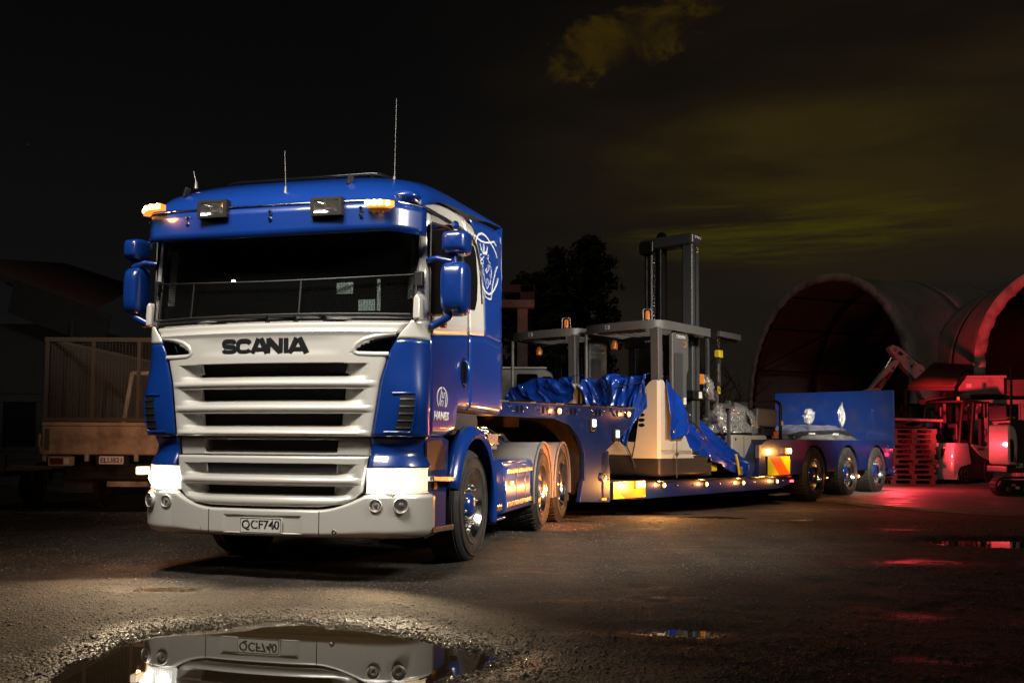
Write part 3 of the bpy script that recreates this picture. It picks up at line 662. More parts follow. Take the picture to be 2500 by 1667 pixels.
    # ---------------- cab sides, doors
    arch = lambda Y: lin(Y, [.07,.2,.4,.7,1.0,1.3,1.55,1.7,1.85,1.95,2.05], [2.955,2.985,3.03,3.085,3.125,3.15,3.155,3.12,3.02,2.87,2.55])
    tum = lambda z: -.045*max(0, (z-2.0)/1.0)**2
    for s in (1,-1):
        X0 = 1.222
        def low(Y, k):
            zlo = lin(Y, [.40,.85,1.14,1.16,2.72], [1.13,1.13,1.18,1.38,1.38]); z = zlo+(zb_side(min(Y,2.05))-zlo)*k
            ins = .035*max(0, (1.55-z)/.4)**2 if Y > 1.15 else 0
            return (s*(X0-ins*.5-(.03*(1-k/.06) if k < .06 else 0)), Y, z)
        Ys = arange(.405,1.50,14)
        mb = MB(); mb.grid(low, Ys, [0,.03,.06]+arange(.1,1,10)); door = mk(mb, 'door', 'blue', smooth=40, solid=.012)
        mb = MB(); mb.grid(lambda Y, k: (s*(X0+tum(zb_side(Y)+k*(min(arch(Y),2.93+.0*Y)-zb_side(Y)))), Y, zb_side(Y)+.002+k*(2.935-zb_side(Y))), Ys, arange(0,1,10)); mb.build('door_upper', 'white', door, smooth=40, solid=.012)
        # sleeper side: blue below, white above up to the arch line
        mb = MB(); mb.grid(low, arange(1.506,2.72,14), [0,.03,.06]+arange(.1,1,10)); mk(mb, 'sleeper_side', 'blue', smooth=40, solid=.012)
        Yb = lambda z: lin(z, [2.09,2.55,2.87,3.02,3.12,3.15], [2.05,2.04,1.97,1.88,1.74,1.55])
        mb = MB(); mb.grid(lambda Yt, k: (lambda z: (s*(X0-.002+tum(z)), 1.506+(Yb(z)-1.506)*Yt, z))(2.06+.04*Yt+k*(3.11-2.06-.04*Yt)), arange(0,1,10), arange(0,1,14)); mk(mb, 'sleeper_upper', 'white', smooth=40, solid=.012)
        mb = MB(); mb.grid(lambda Y, k: (s*(X0-.004+tum(2.94+k*(arch(Y)-2.94))-.02*k*k), Y, 2.94+k*(arch(Y)-2.94)), arange(.16,1.72,16), arange(0,1,5)); mk(mb, 'roof_side_panel', 'white', smooth=40, solid=.012)
        g = MB(); g.tube([(s*(X0-.004), .25, 2.915),(s*(X0-.018), .7, 2.955),(s*(X0-.02), 1.2, 2.985),(s*(X0-.022), 1.62, 2.99),(s*(X0-.02),1.80,2.93),(s*(X0-.01),1.90,2.75),(s*X0,1.93,2.4)], .011, 6); mk(g, 'gutter', 'black', smooth=60)
        # blue fairing behind the cab
        top = lambda Y: lin(Y, [1.5,1.75,2.1,2.4,2.74], [3.13,3.19,3.25,3.29,3.325])
        mb = MB(); mb.grid(lambda t, k: (lambda z: (s*(X0-.006+tum(z)*.6), Yb(min(z,3.15))+.004+(2.72-Yb(min(z,3.15))-.004)*t, z))(2.10+k*(top(Yb(min(2.10+k*1.2,3.15))+(2.72-2.0)*t)-2.10)), arange(0,1,10), arange(0,1,26)); mk(mb, 'side_fairing', 'blue', smooth=40, solid=.012)
        mb = MB(); mb.grid(lambda Y, k: (s*(X0-.006-.12*k), 2.722+.0*Y, 1.39+(3.31-1.39)*Y), arange(0,1,3), arange(0,1,3)); mk(mb, 'fairing_return', 'blue')
        # glass
        g = MB(); P = [(.375,2.10),(.38,2.80),(.42,2.83),(.80,2.885),(1.17,2.90),(1.235,2.87),(1.245,2.30),(1.20,2.215),(.42,2.09)]
        g.prism([(a, b) for a, b in P], 0, s*(X0-.03), s*(X0+.009)); 
        o = g.build('door_window', 'dark_glass', door, bevel=.012)
        g = MB(); g.prism([(1.35,2.27),(1.35,2.905),(1.62,2.895),(1.70,2.84),(1.765,2.60),(1.75,2.40),(1.68,2.30)], 0, s*(X0-.03), s*(X0+.008)); mk(g, 'sleeper_window', 'dark_glass', bevel=.012)
        rim = MB(); rim.tube([(s*(X0+.008), a, b) for a, b in P+[P[0]]], .009, 6); rim.build('window_seal', 'black', door, smooth=60)
        # handle in its dish
        h = MB(); h.grid(lambda a, t: (s*(X0+.010-.002*t), 1.33+.10*t*math.cos(a), 1.70+.135*t*math.sin(a)), arange(0,2*math.pi,22), arange(.02,1,5)); h.build('handle_dish', 'gloss_black', door, smooth=60, recalc=False)
        h = MB(); h.tube([(s*(X0+.006),1.33,1.60),(s*(X0+.045),1.325,1.63),(s*(X0+.05),1.32,1.71),(s*(X0+.04),1.32,1.79),(s*(X0+.006),1.325,1.805)], [.014,.02,.02,.02,.014], 8); h.build('handle', 'blue', door, smooth=60)
    # decals on the near side: ringed letter, name, crest
    S3 = lambda a, b, h: (1.2295+h, a, b)
    dk = MB()
    cx, cz, rx, rz_ = .712, 1.44, .132, .094
    arc = lambda a0, a1, n=14: [(cx+rx*math.cos(R(a0+(a1-a0)*i/(n-1))), cz+rz_*math.sin(R(a0+(a1-a0)*i/(n-1)))) for i in range(n)]
    stroke(dk, arc(97,222), .012, S3); stroke(dk, arc(86,-42), .012, S3)
    for pts in ([(.690,1.530),(.680,1.486),(.640,1.388)], [(.680,1.492),(.722,1.492),(.708,1.450),(.752,1.450),(.764,1.492),(.815,1.492),(.792,1.375)], [(.668,1.378),(.690,1.425),(.735,1.425),(.722,1.378)]): stroke(dk, pts, .010, S3)
    mk(dk, 'ring_emblem', 'decal', recalc=False)
    put_text('HANES', (1.2300, .695, 1.262), (0,1,0), (0,0,1), .40, .074, 'decal', T, bold=.05, extrude=.002, shear=.2)
    cr = MB()
    def C(x, y):                                            # crest drawing units -> side of the fairing
        a = on_plane(TF, 1150+x/7.13, 540+y/7.13, 0, 1.224); return (a[1], a[2])
    def SL(pts, w): stroke(cr, [C(*p) for p in pts], w, lambda a, b, h: (1.2240+tum(b)*.6+h, a, b), .003)
    SL([(120,380),(150,270),(190,225),(240,212),(300,250),(350,315),(395,390),(440,470),(480,580),(492,640)], .020)
    SL([(100,285),(112,240),(160,300),(220,345),(300,372),(380,372),(450,355),(488,430)], .018)
    SL([(170,860),(190,1000),(220,1130),(262,1230),(320,1272),(370,1250),(420,1190),(470,1085),(494,1000)], .020)
    SL([(190,1095),(235,1190),(252,1300),(300,1350),(360,1358),(372,1260),(390,1120),(430,960),(470,830),(494,790)], .016)
    SL([(195,385),(215,470),(240,555),(300,575),(318,540),(330,440)], .016); SL([(262,395),(266,450),(262,520),(268,560)], .034); SL([(205,470),(236,540),(268,560),(300,545),(322,480)], .014)
    SL([(225,580),(195,575),(186,625),(205,660),(240,640),(262,610)], .009); SL([(320,600),(340,590),(345,630),(325,670),(310,640)], .009)
    SL([(160,650),(185,690),(225,665),(250,700),(245,740),(205,720),(170,700)], .009); SL([(180,735),(215,750),(245,790),(215,790),(235,830)], .009)
    SL([(330,690),(360,730),(376,810),(340,765),(350,830)], .009); SL([(325,760),(330,850),(290,905),(300,820),(270,870)], .010); SL([(235,830),(225,900),(245,950),(245,900),(262,1060),(290,1180),(318,1130),(330,1050),(300,1000),(290,1090)], .009)
    SL([(376,830),(380,920),(372,990),(345,920),(365,1010),(352,1080),(330,1120)], .009)
    mk(cr, 'crest_emblem', 'silver', recalc=False)
    # ---------------- windscreen, pillars, interior
    yws = lambda z: .13*(z-2.03)
    def ws(X, z, off=0): return (X, bow(X)+.06+yws(z)+off, z)
    xw = lambda z: 1.125+.02*(z-2.03)
    mb = MB(); mb.grid(lambda s, z: ws(s*xw(z), z), arange(-1,1,36), arange(2.045,2.80,10)); mk(mb, 'windscreen', 'glass', smooth=60)
    fr = MB(); fr.tube([ws(s*xw(z), z, -.003) for s, z in [(-1,2.045)]+[(q,2.045) for q in arange(-1,1,24)]+[(1,z) for z in arange(2.05,2.8,8)]], .016, 6); fr.tube([ws(-xw(z), z, -.003) for z in arange(2.045,2.8,8)], .016, 6); mk(fr, 'windscreen_seal', 'black', smooth=60)
    for s in (1,-1):
        mb = MB(); mb.grid(lambda t, z: (s*(xw(z)+.01+(1.222+tum(z)-xw(z)-.01)*math.sin(t*1.5708)), ws(xw(z), z)[1]-.004+(.402-ws(xw(z), z)[1]+.004)*(1-math.cos(t*1.5708)), z), arange(0,1,10), arange(2.03,2.93,10)); mk(mb, 'pillar', 'white', smooth=60, solid=.012)
        mb = MB(); mb.grid(lambda t, z: (s*(xw(z)-.035-.05*t-.06*max(0, 1-(2.72-z)/.7)*(1-t)*0), ws(1.05, z)[1]+.07+.02*t, z), [0,1], arange(2.22,2.70,5)); mk(mb, 'pillar_trim', 'trim')
    b = MB(); b.box(-1.15,1.15,2.0,2.02,1.2,3.1); b.box(-1.16,-1.15,.40,2.0,1.2,2.9); b.box(1.15,1.16,.40,2.0,1.2,2.9); b.box(-1.15,1.15,.35,2.0,1.2,1.22); b.box(-1.15,1.15,.40,2.0,2.84,2.86); mk(b, 'cab_interior', 'interior')
    b = MB(); b.grid(lambda X, t: (X, bow(X)+.16+.42*t, 2.03+.10*math.sin(t*2.6)), arange(-1.1,1.1,20), arange(0,1,8)); mk(b, 'dashboard', 'interior', smooth=60)
    st = MB(); st.tube([(-.52+.21*math.cos(a), .78+.07*math.sin(a), 2.14+.16*math.sin(a)) for a in arange(0,2*math.pi,28)], .016, 6, cap=False); st.tube([(-.52,.78,2.14),(-.52,.70,2.05)], .03, 8); mk(st, 'steering_wheel', 'black', smooth=60)
    for xc in (-.52,.52):
        b = MB(); b.box(xc-.25,xc+.25,1.0,1.5,1.9,2.02); b.box(xc-.24,xc+.24,1.42,1.54,2.0,2.5); b.box(xc-.13,xc+.13,1.43,1.53,2.5,2.68); mk(b, 'seat', 'interior', bevel=.05)
    for x0, x1, za, zb2 in ((.52,.66,2.245,2.335),(.69,.83,2.11,2.20),(.84,.87,2.11,2.36)):
        b = MB(); b.box(x0,x1,bow(x1)+.09,bow(x1)+.092,za,zb2); mk(b, 'windscreen_sticker', mat('faded_sticker', (.16,.22,.20), .6, var=.4, vscale=60))
    b = MB(); b.lathe([(-.016,0),(-.011,.011),(0,.016),(.011,.011),(.016,0)], (-.415,.24,2.385), 2, 12); mk(b, 'windscreen_glint', emit('glint_lit', (1,.97,.9), 30), smooth=60)  # glowing bead put in for a lamp's reflection on the windscreen
    b = MB(); b.lathe([(-.008,0),(0,.009),(.008,0)], (.60,.21,2.325), 2, 10); mk(b, 'cab_led', emit('yellow_led', (1,.75,.1), 6), smooth=60)
    # stone guard over the lower windscreen
    zg = lambda X: 2.345+.045*(abs(X)/1.1)**2
    g = MB(); yo = -.055
    P = [ws(x, zg(x), yo) for x in arange(-1.15,1.15,24)]; g.tube(P, .008, 6); g.tube([ws(x, 2.075, yo) for x in arange(-1.12,1.12,24)], .008, 6)
    for x in (-1.15,-.72,-.02+.28,1.15): g.tube([ws(x, 2.075, yo), ws(x, zg(x), yo)], .008, 6)
    gd = mk(g, 'stone_guard', 'black', smooth=60)
    g = MB()
    for x in arange(-1.13,1.13,112): a = ws(x, 2.08, yo); c = ws(x, zg(x)-.004, yo); g.obox(a, c, .0016, .0016, (0,1,0))
    for k in range(1,15):
        t = k/15; P = [ws(x, 2.08+(zg(x)-2.08)*t, yo) for x in arange(-1.13,1.13,16)]
        for a, c in zip(P, P[1:]): g.obox(a, c, .0016, .0016)
    tag(g.build('guard_wire', 'gloss_black', gd, recalc=False), kind='stuff')
    for s in (1,-1):
        b = MB(); a = ws(s*1.15, 2.34, yo); b.box(a[0]-.02, a[0]+.05 if s > 0 else a[0]+.02, a[1]-.01, a[1]+.06, 2.30, 2.42); b.build('guard_clip', 'black', gd, bevel=.01)
        b = MB(); b.prism([(s*1.145,2.03),(s*1.205,2.03),(s*1.20,2.20),(s*1.175,2.24),(s*1.15,2.2)], 1, .20, .36); mk(b, 'pillar_foot', 'white', bevel=.02)
    # ---------------- sun visor and roof
    def vy(X): a = abs(X); return -.06+.06*a*a+(.26*(max(0,a-.98)/.235)**1.6 if a > .98 else 0)
    mb = MB(); mb.grid(lambda X, t: (X, vy(X)+.012*t, 2.668+.242*t+.004*abs(X)+(.018*(abs(X)/1.2)**2)*(1-t)), sorted({a*b for a in list(np.linspace(0,.98,16))+list(np.linspace(.98,1.215,10)) for b in (1,-1)}), arange(0,1,5)); mk(mb, 'sun_visor', 'blue', smooth=40, solid=.02)
    def roof(s, t):
        Zc = lin(t, [0,.03,.10,.22,.42,.72,1.2,2.0,2.70], [2.915,2.945,3.03,3.135,3.235,3.315,3.37,3.41,3.42]); Ze = lin(t, [0,.05,.2,.5,1.0,1.35,2.0,2.70], [2.925,2.945,2.985,3.045,3.115,3.15,3.23,3.315])
        a = abs(s); X = s*1.205 if t < .12 else s*(1.205); X = math.copysign(1.205*(math.sin(a*math.pi/2) if a > 0 else 0), s)
        h = (1-(abs(X)/1.205)**4.5); h = max(0, h)**.5; y0 = vy(X); y = y0*max(0, 1-t/.8)+.012+t
        return (X, y, Ze+(Zc-Ze)*h)
    mb = MB(); mb.grid(roof, arange(-1,1,60), [0,.015,.03,.06]+arange(.1,2.70,40)); rf = mk(mb, 'roof', 'blue', smooth=60)
    st = MB(); st.tube([(x, vy(x)-.002, 2.914+.004*abs(x)) for x in arange(-1.2,1.2,40)], .006, 6); mk(st, 'visor_trim', 'chrome', smooth=60)
    for s in (1,-1):
        b = MB(); b.grid(lambda a, t: (s*(1.06+.14*math.sin(t*math.pi)**.3*math.sin(a)+.03*0), vy(1.10)+.06+.22*(t-.3), 2.985+.062*math.sin(t*math.pi)**.4*math.cos(a)), arange(0,2*math.pi,20), arange(.0,1,12)); mk(b, 'corner_cap', 'blue', smooth=60)
    for xc in (-.42,.545):
        yb = vy(xc); dz = 0 if xc < 0 else -.03
        b = MB(); x0, x1, z0, z1 = xc-.128, xc+.128, 2.834+dz, 2.974+dz
        for q in ((x0,x1,z0,z0+.022),(x0,x1,z1-.022,z1),(x0,x0+.03,z0+.022,z1-.022),(x1-.03,x1,z0+.022,z1-.022)): b.box(q[0],q[1],yb-.050,yb+.02,q[2],q[3])
        b.box(x0+.005,x1-.005,yb-.012,yb+.02,z0+.01,z1-.01); l = mk(b, 'spotlight', 'black')
        b = MB(); b.grid(lambda x, z: (xc+.100*x, yb-.014-.030*max(0, (x*x*.8+z*z*.35)), 2.904+dz+.050*z), arange(-1,1,17), arange(-1,1,9)); b.build('reflector', 'chrome', l, smooth=60)
        b = MB(); b.tube([(xc-.02,yb-.025,2.905+dz),(xc+.03,yb-.038,2.91+dz)], .012, 8); b.tube([(xc-.07,yb-.036,2.938+dz),(xc-.02,yb-.034,2.922+dz)], .008, 6); b.build('bulb', 'chrome', l, smooth=60)
        b = MB(); b.grid(lambda x, z: (xc+.100*x, yb-.046-.006*(1-x*x)*(1-z*z), 2.904+dz+.050*z), arange(-1,1,9), arange(-1,1,7)); b.build('lens', 'lens', l, smooth=60)
    for xa, xb in ((-1.135,-.875),(.865,1.055)):
        n = 4; b = MB(); xs = arange(xa, xb, 7); b.grid(lambda x, k: (x, vy(x)-.05+.0*k, 2.912+.045*k+(.016 if x < 0 else -.055)), xs, [0,1]); l = mk(b, 'strobe_bar', 'amber_ring', solid=.06)
        for k in range(n):
            xc = xa+(xb-xa)*(k+.5)/n; e = MB(); e.lathe([(-.088,.022),(-.094,.012),(-.096,0)], (xc, vy(xc), 2.935+(.016 if xc < 0 else -.055)), 1, 12, cap=False); e.build('led', 'amber_core', l, smooth=60)
        lamp('strobe_glow', ((xa+xb)/2, vy((xa+xb)/2)-.2, 2.96), (1,.36,.10), 5, .05, T)
    for xc in (-.74,.0,.74):
        for z in (2.86,2.805):
            b = MB(); b.lathe([(0,.016),(-.012,.014),(-.014,0)], (xc+.07, vy(xc)-.006, z), 1, 12); mk(b, 'visor_bolt', 'chrome', smooth=40)
    # aerials, roof rail
    for base, top, r in (((-1.0,.58,3.28),(-1.035,.59,3.44),.006),((.11,.10,3.04),(.08,.13,3.40),.004),((.82,.63,3.23),(.83,.63,3.95),.004)):
        b = MB(); b.tube([base, (base[0],base[1],base[2]+.06)], [.02,.011], 8); b.tube([(base[0],base[1],base[2]+.05), top], [r, r*.5], 6); mk(b, 'aerial', 'steel' , smooth=60)
    b = MB(); b.obox((.05,.10,3.045),(.12,.10,3.045), .03,.012); mk(b, 'aerial_bracket', 'black')
    for x, y, z in ((-.85,.20,3.12),(.60,.20,3.14)):
        b = MB(); b.obox((x,y,z-.02),(x+.03,y-.01,z+.05), .05,.025); mk(b, 'roof_bracket', 'black', bevel=.006)
    b = MB(); b.tube([(-.80,.80,3.355),(-.74,.79,3.37),(.55,.79,3.375),(.62,.80,3.37),(.95,1.05,3.27),(1.0,1.6,3.30)], .016, 8); b.tube([(-.80,.80,3.355),(-1.0,1.05,3.27),(-1.02,1.6,3.30)], .016, 8)
    for x in (-.72,-.25,.2,.56): b.obox((x,.80,3.30),(x,.80,3.37), .04,.03)
    mk(b, 'roof_rail', 'gloss_black', smooth=60)
    # ---------------- mirrors
    for s in (1,-1):
        dzm = -.105 if s > 0 else -.04
        mroot = MB(); mroot.tube([(s*1.42,.36,2.25+dzm),(s*1.42,.36,2.75+dzm)], .04, 10)
        mr = mk(mroot, 'mirror', 'blue', smooth=60)
        b = MB(); b.tube([(s*1.21,.36,2.62+dzm),(s*1.30,.33,2.63+dzm),(s*1.42,.33,2.60+dzm)], .024, 10); b.build('mirror_arm', 'blue', mr, smooth=60)
        b = MB(); b.tube([(s*1.21,.40,2.10+dzm),(s*1.28,.36,2.11+dzm),(s*1.40,.34,2.17+dzm),(s*1.42,.36,2.25+dzm)], .030, 10); b.build('mirror_arm', 'blue', mr, smooth=60)
        def shell(x0, x1, z0, z1, yb):
            m = MB(); cx, hx, cz, hz = (x0+x1)/2, (x1-x0)/2, (z0+z1)/2, (z1-z0)/2
            def f(a, t):
                ca, sa = math.cos(a), math.sin(a); p = .42; sq = lambda v: math.copysign(abs(v)**p, v); k = math.sin(t*math.pi/2)**.45
                return (s*(cx+hx*sq(ca)*k), yb-.13*(math.cos(t*math.pi/2))+.02, cz+hz*sq(sa)*k)
            m.grid(f, arange(0,2*math.pi,49), arange(0,1,12)); m.prism([(s*(cx+hx*math.copysign(abs(math.cos(a))**.42, math.cos(a))), cz+hz*math.copysign(abs(math.sin(a))**.42, math.sin(a))) for a in arange(0,2*math.pi,49)[:-1]], 1, yb+.018, yb+.07)
            o = m.build('mirror_housing', 'blue', mr, smooth=60)
            g = MB(); g.box(*sorted((s*(cx-hx*.9), s*(cx+hx*.9))), yb+.07, yb+.073, cz-hz*.9, cz+hz*.9); g.build('mirror_glass', 'chrome', o)
        xo = 0 if s > 0 else -.06; shell(1.325,1.550+xo,2.18+dzm,2.605+dzm,.36); shell(1.335,1.555+xo,2.655+dzm,2.845+dzm,.36)
        b = MB(); b.tube([(s*1.215,.95,2.93),(s*1.30,.80,2.90),(s*1.33,.72,2.86)], [.03,.035,.02], 8); mk(b, 'kerb_mirror', 'blue', smooth=60)
        b = MB(); b.box(*sorted((s*1.31,s*1.36)), .37,.42, 2.09+dzm,2.14+dzm); mk(b, 'mirror_lamp', 'amber_off', bevel=.01)
    # ---------------- chassis, wheel arches, steps, tank
    ch = MB()
    for s in (1,-1): ch.box(s*.38-.045, s*.38+.045, .7, 7.4, .72, .98)
    for y in (1.2,2.2,3.4,4.6,5.9,7.2): ch.box(-.40,.40, y-.06, y+.06, .70, .9)
    ch.box(-.45,.45,.6,1.4,.62,1.3); ch.tube([(-.95,1.68,.5),(.95,1.68,.5)], .06, 10); ch.tube([(-.9,4.80,.5),(.9,4.80,.5)], .09, 12); ch.tube([(-.9,6.12,.5),(.9,6.12,.5)], .09, 12)
    for y in (4.80,6.12): ch.lathe([(-.2,.1),(-.12,.22),(.12,.22),(.2,.1)], (0,y,.5), 0, 16)
    ch.box(-.55,.55,4.9,5.9,.98,1.10); ch.box(-1.0,1.0,1.2,2.6,1.16,1.32); mk(ch, 'chassis', 'chassis')
    fw = MB(); fw.prism([(4.9,1.12),(5.15,1.20),(5.7,1.20),(6.0,1.10)], 0, -.5, .5); mk(fw, 'fifth_wheel', 'steel', bevel=.01)
    cb = MB(); cb.box(-1.18,1.18,1.2,2.72,1.36,1.42); cb.box(-1.2,1.2,2.70,2.715,1.40,3.15); mk(cb, 'cab_floor', 'black')
    fb = MB(); fb.box(-1.1,1.1,.35,.55,.62,1.15); mk(fb, 'front_bulkhead', 'black')
    for s in (1,-1):
        a = MB(); cy, cz = 1.68, .50
        angs = [R(v) for v in arange(16,198,30)]
        ri = lambda an: .625; 
        def archp(an, k):
            c, sn = math.cos(an), math.sin(an); prof = [(.62,1.19),(.625,1.262),(.655,1.280),(.70,1.268),(.735,1.225),(.74,1.15)]; r, X = prof[int(k)]
            return (s*X, cy-c*r*(1.0 if sn > 0 else 1.0), cz+sn*r)
        a.grid(archp, angs, range(6)); mk(a, 'wheel_arch', 'blue', smooth=45, solid=.006)
        i = MB(); i.grid(lambda an, k: (s*(.75+.44*k), cy-.64*math.cos(an), cz+.64*math.sin(an)), [R(v) for v in arange(-10,190,20)], [0,1]); mk(i, 'arch_liner', 'black', smooth=60)
        # step well
        b = MB(); b.prism([(.42,.33),(.42,1.12),(.80,1.14),(1.02,1.10),(1.00,.84),(.955,.60),(.96,.36)], 0, *sorted((s*1.0, s*1.19))); mk(b, 'step_box', 'blue_matte')
        b = MB(); b.prism([(.44,.86),(.44,1.09),(.78,1.11),(.95,1.05),(.93,.86)], 0, *sorted((s*1.192, s*1.196))); mk(b, 'step_recess', 'black')
        for z in (.80,.40):
            b = MB(); b.prism([(.42,z-.022),(.42,z+.022),(.97,z+.0),(.97,z-.045)], 0, *sorted((s*1.06, s*1.262))); mk(b, 'step', 'alloy', bevel=.006)
        b = MB(); b.box(*sorted((s*1.188,s*1.20)), .62,.70,.70,.765); mk(b, 'side_reflector', 'amber_off', bevel=.004)
    for s in (1,-1):
        wheel(T, (s*1.22,1.68,.505), s, kind='front', nuts=s > 0)
        for y in (4.80,6.12):
            wheel(T, (s*1.22,y,.505), s, kind='drive', nuts=False, tw=.56)
            f = MB(); f.grid(lambda an, k: (s*(.62+.62*k), y-.575*math.cos(an), .505+.575*math.sin(an)), [R(v) for v in arange(-14,194,26)], [0,1]); fo = mk(f, 'drive_fender', 'fender_grey', smooth=60, solid=.012)
            f = MB(); f.tube([(s*1.24, y-.578*math.cos(R(v)), .505+.578*math.sin(R(v))) for v in arange(-14,194,26)], .017, 8); f.build('fender_lip', 'fender_grey', fo, smooth=60)
        f = MB(); f.box(*sorted((s*.66,s*1.20)),5.40,5.48,.62,1.05); mk(f, 'fender_bridge', 'fender_grey')
        f = MB(); f.box(*sorted((s*.66,s*1.22)),6.72,6.735,.25,.72); mk(f, 'mudflap', 'rubber')
    # side boxes and tank with bright bars
    for s in (1,-1):
        b = MB(); b.prism([(.75,.33),(.75,.90),(1.10,.905),(1.18,.885),(1.213,.82),(1.222,.42),(1.20,.34),(1.10,.31)] if s > 0 else [(-.75,.33),(-.75,.90),(-1.10,.905),(-1.18,.885),(-1.213,.82),(-1.222,.42),(-1.20,.34),(-1.10,.31)], 1, 2.93, 4.38); tk = mk(b, 'side_tank', 'blue', bevel=.02)
        for z, h in ((.775,.052),(.425,.056)):
            b = MB(); b.box(*sorted((s*1.216,s*1.228)), 3.0,4.33, z-h/2, z+h/2); b.build('bright_bar', 'orange_bar', tk, bevel=.006)
        for y in (3.42,3.86):
            b = MB(); b.box(*sorted((s*1.218,s*1.2235)), y-.005,y+.005,.40,.82); b.build('tank_strap', 'blue', tk)
        b = MB(); b.box(*sorted((s*.75,s*1.12)), 2.28,2.92,.30,.86); mk(b, 'battery_box', 'blue', bevel=.03)
        b = MB(); b.box(*sorted((s*1.0,s*1.235)), 2.34,2.74,.385,.45); mk(b, 'rear_step', 'alloy', bevel=.012)
        b = MB(); b.box(*sorted((s*.9,s*1.23)), 2.30,2.90,.29,.315); mk(b, 'lower_lip', 'blue', bevel=.008)
        b = MB(); b.box(*sorted((s*1.115,s*1.15)), 2.40,2.62,.735,.80); mk(b, 'box_lamp', 'alloy', bevel=.01)
        b = MB(); b.box(*sorted((s*1.222,s*1.245)), 3.08,3.20,.63,.67); o = mk(b, 'side_marker_lamp', 'amber', bevel=.008)
        b = MB(); b.box(*sorted((s*1.115,s*1.14)), 2.42,2.60,.655,.69); mk(b, 'side_marker_lamp', 'amber', bevel=.008)
        if s > 0:
            lamp('side_glow', (1.36,3.14,.65), (1,.40,.10), 14, .03, T); lamp('side_glow', (1.27,2.52,.68), (1,.40,.10), 8, .03, T); wl = bpy.data.lights.new('wheel_fill', 'SPOT'); wl.energy = 560; wl.color = (1,.27,.04); wl.spot_size = R(78); wl.spot_blend = .7; wl.shadow_soft_size = .05; wo = bpy.data.objects.new('wheel_fill', wl); COL.objects.link(wo); wo.parent = T; wo.location = (2.25,4.3,.55); wo.rotation_euler = Vector((-1.03,1.15,.0)).to_track_quat('-Z','Y').to_euler(); lamp('deck_glow', (.9,3.4,1.35), (1,.38,.09), 9, .06, T)  # the spot on the drive wheels is added, hung on no fitting
    b = MB(); b.box(-.6,.9,2.9,3.8,1.0,1.06); b.tube([(.3,3.0,1.25),(.9,3.3,1.2),(1.0,3.6,1.1)], .05, 10); b.tube([(.2,2.9,1.15),(.7,3.3,1.28),(.9,3.9,1.12)], .03, 10); b.box(.5,1.0,3.0,3.6,1.06,1.18); mk(b, 'air_equipment', 'chrome', bevel=.01)
    for zc in (2.0,): 
        b = MB(); b.box(-1.19,-.9,2.3,2.7,.9,1.3); mk(b, 'exhaust_box', 'chassis', bevel=.02)
    return T
TR = build_tractor()

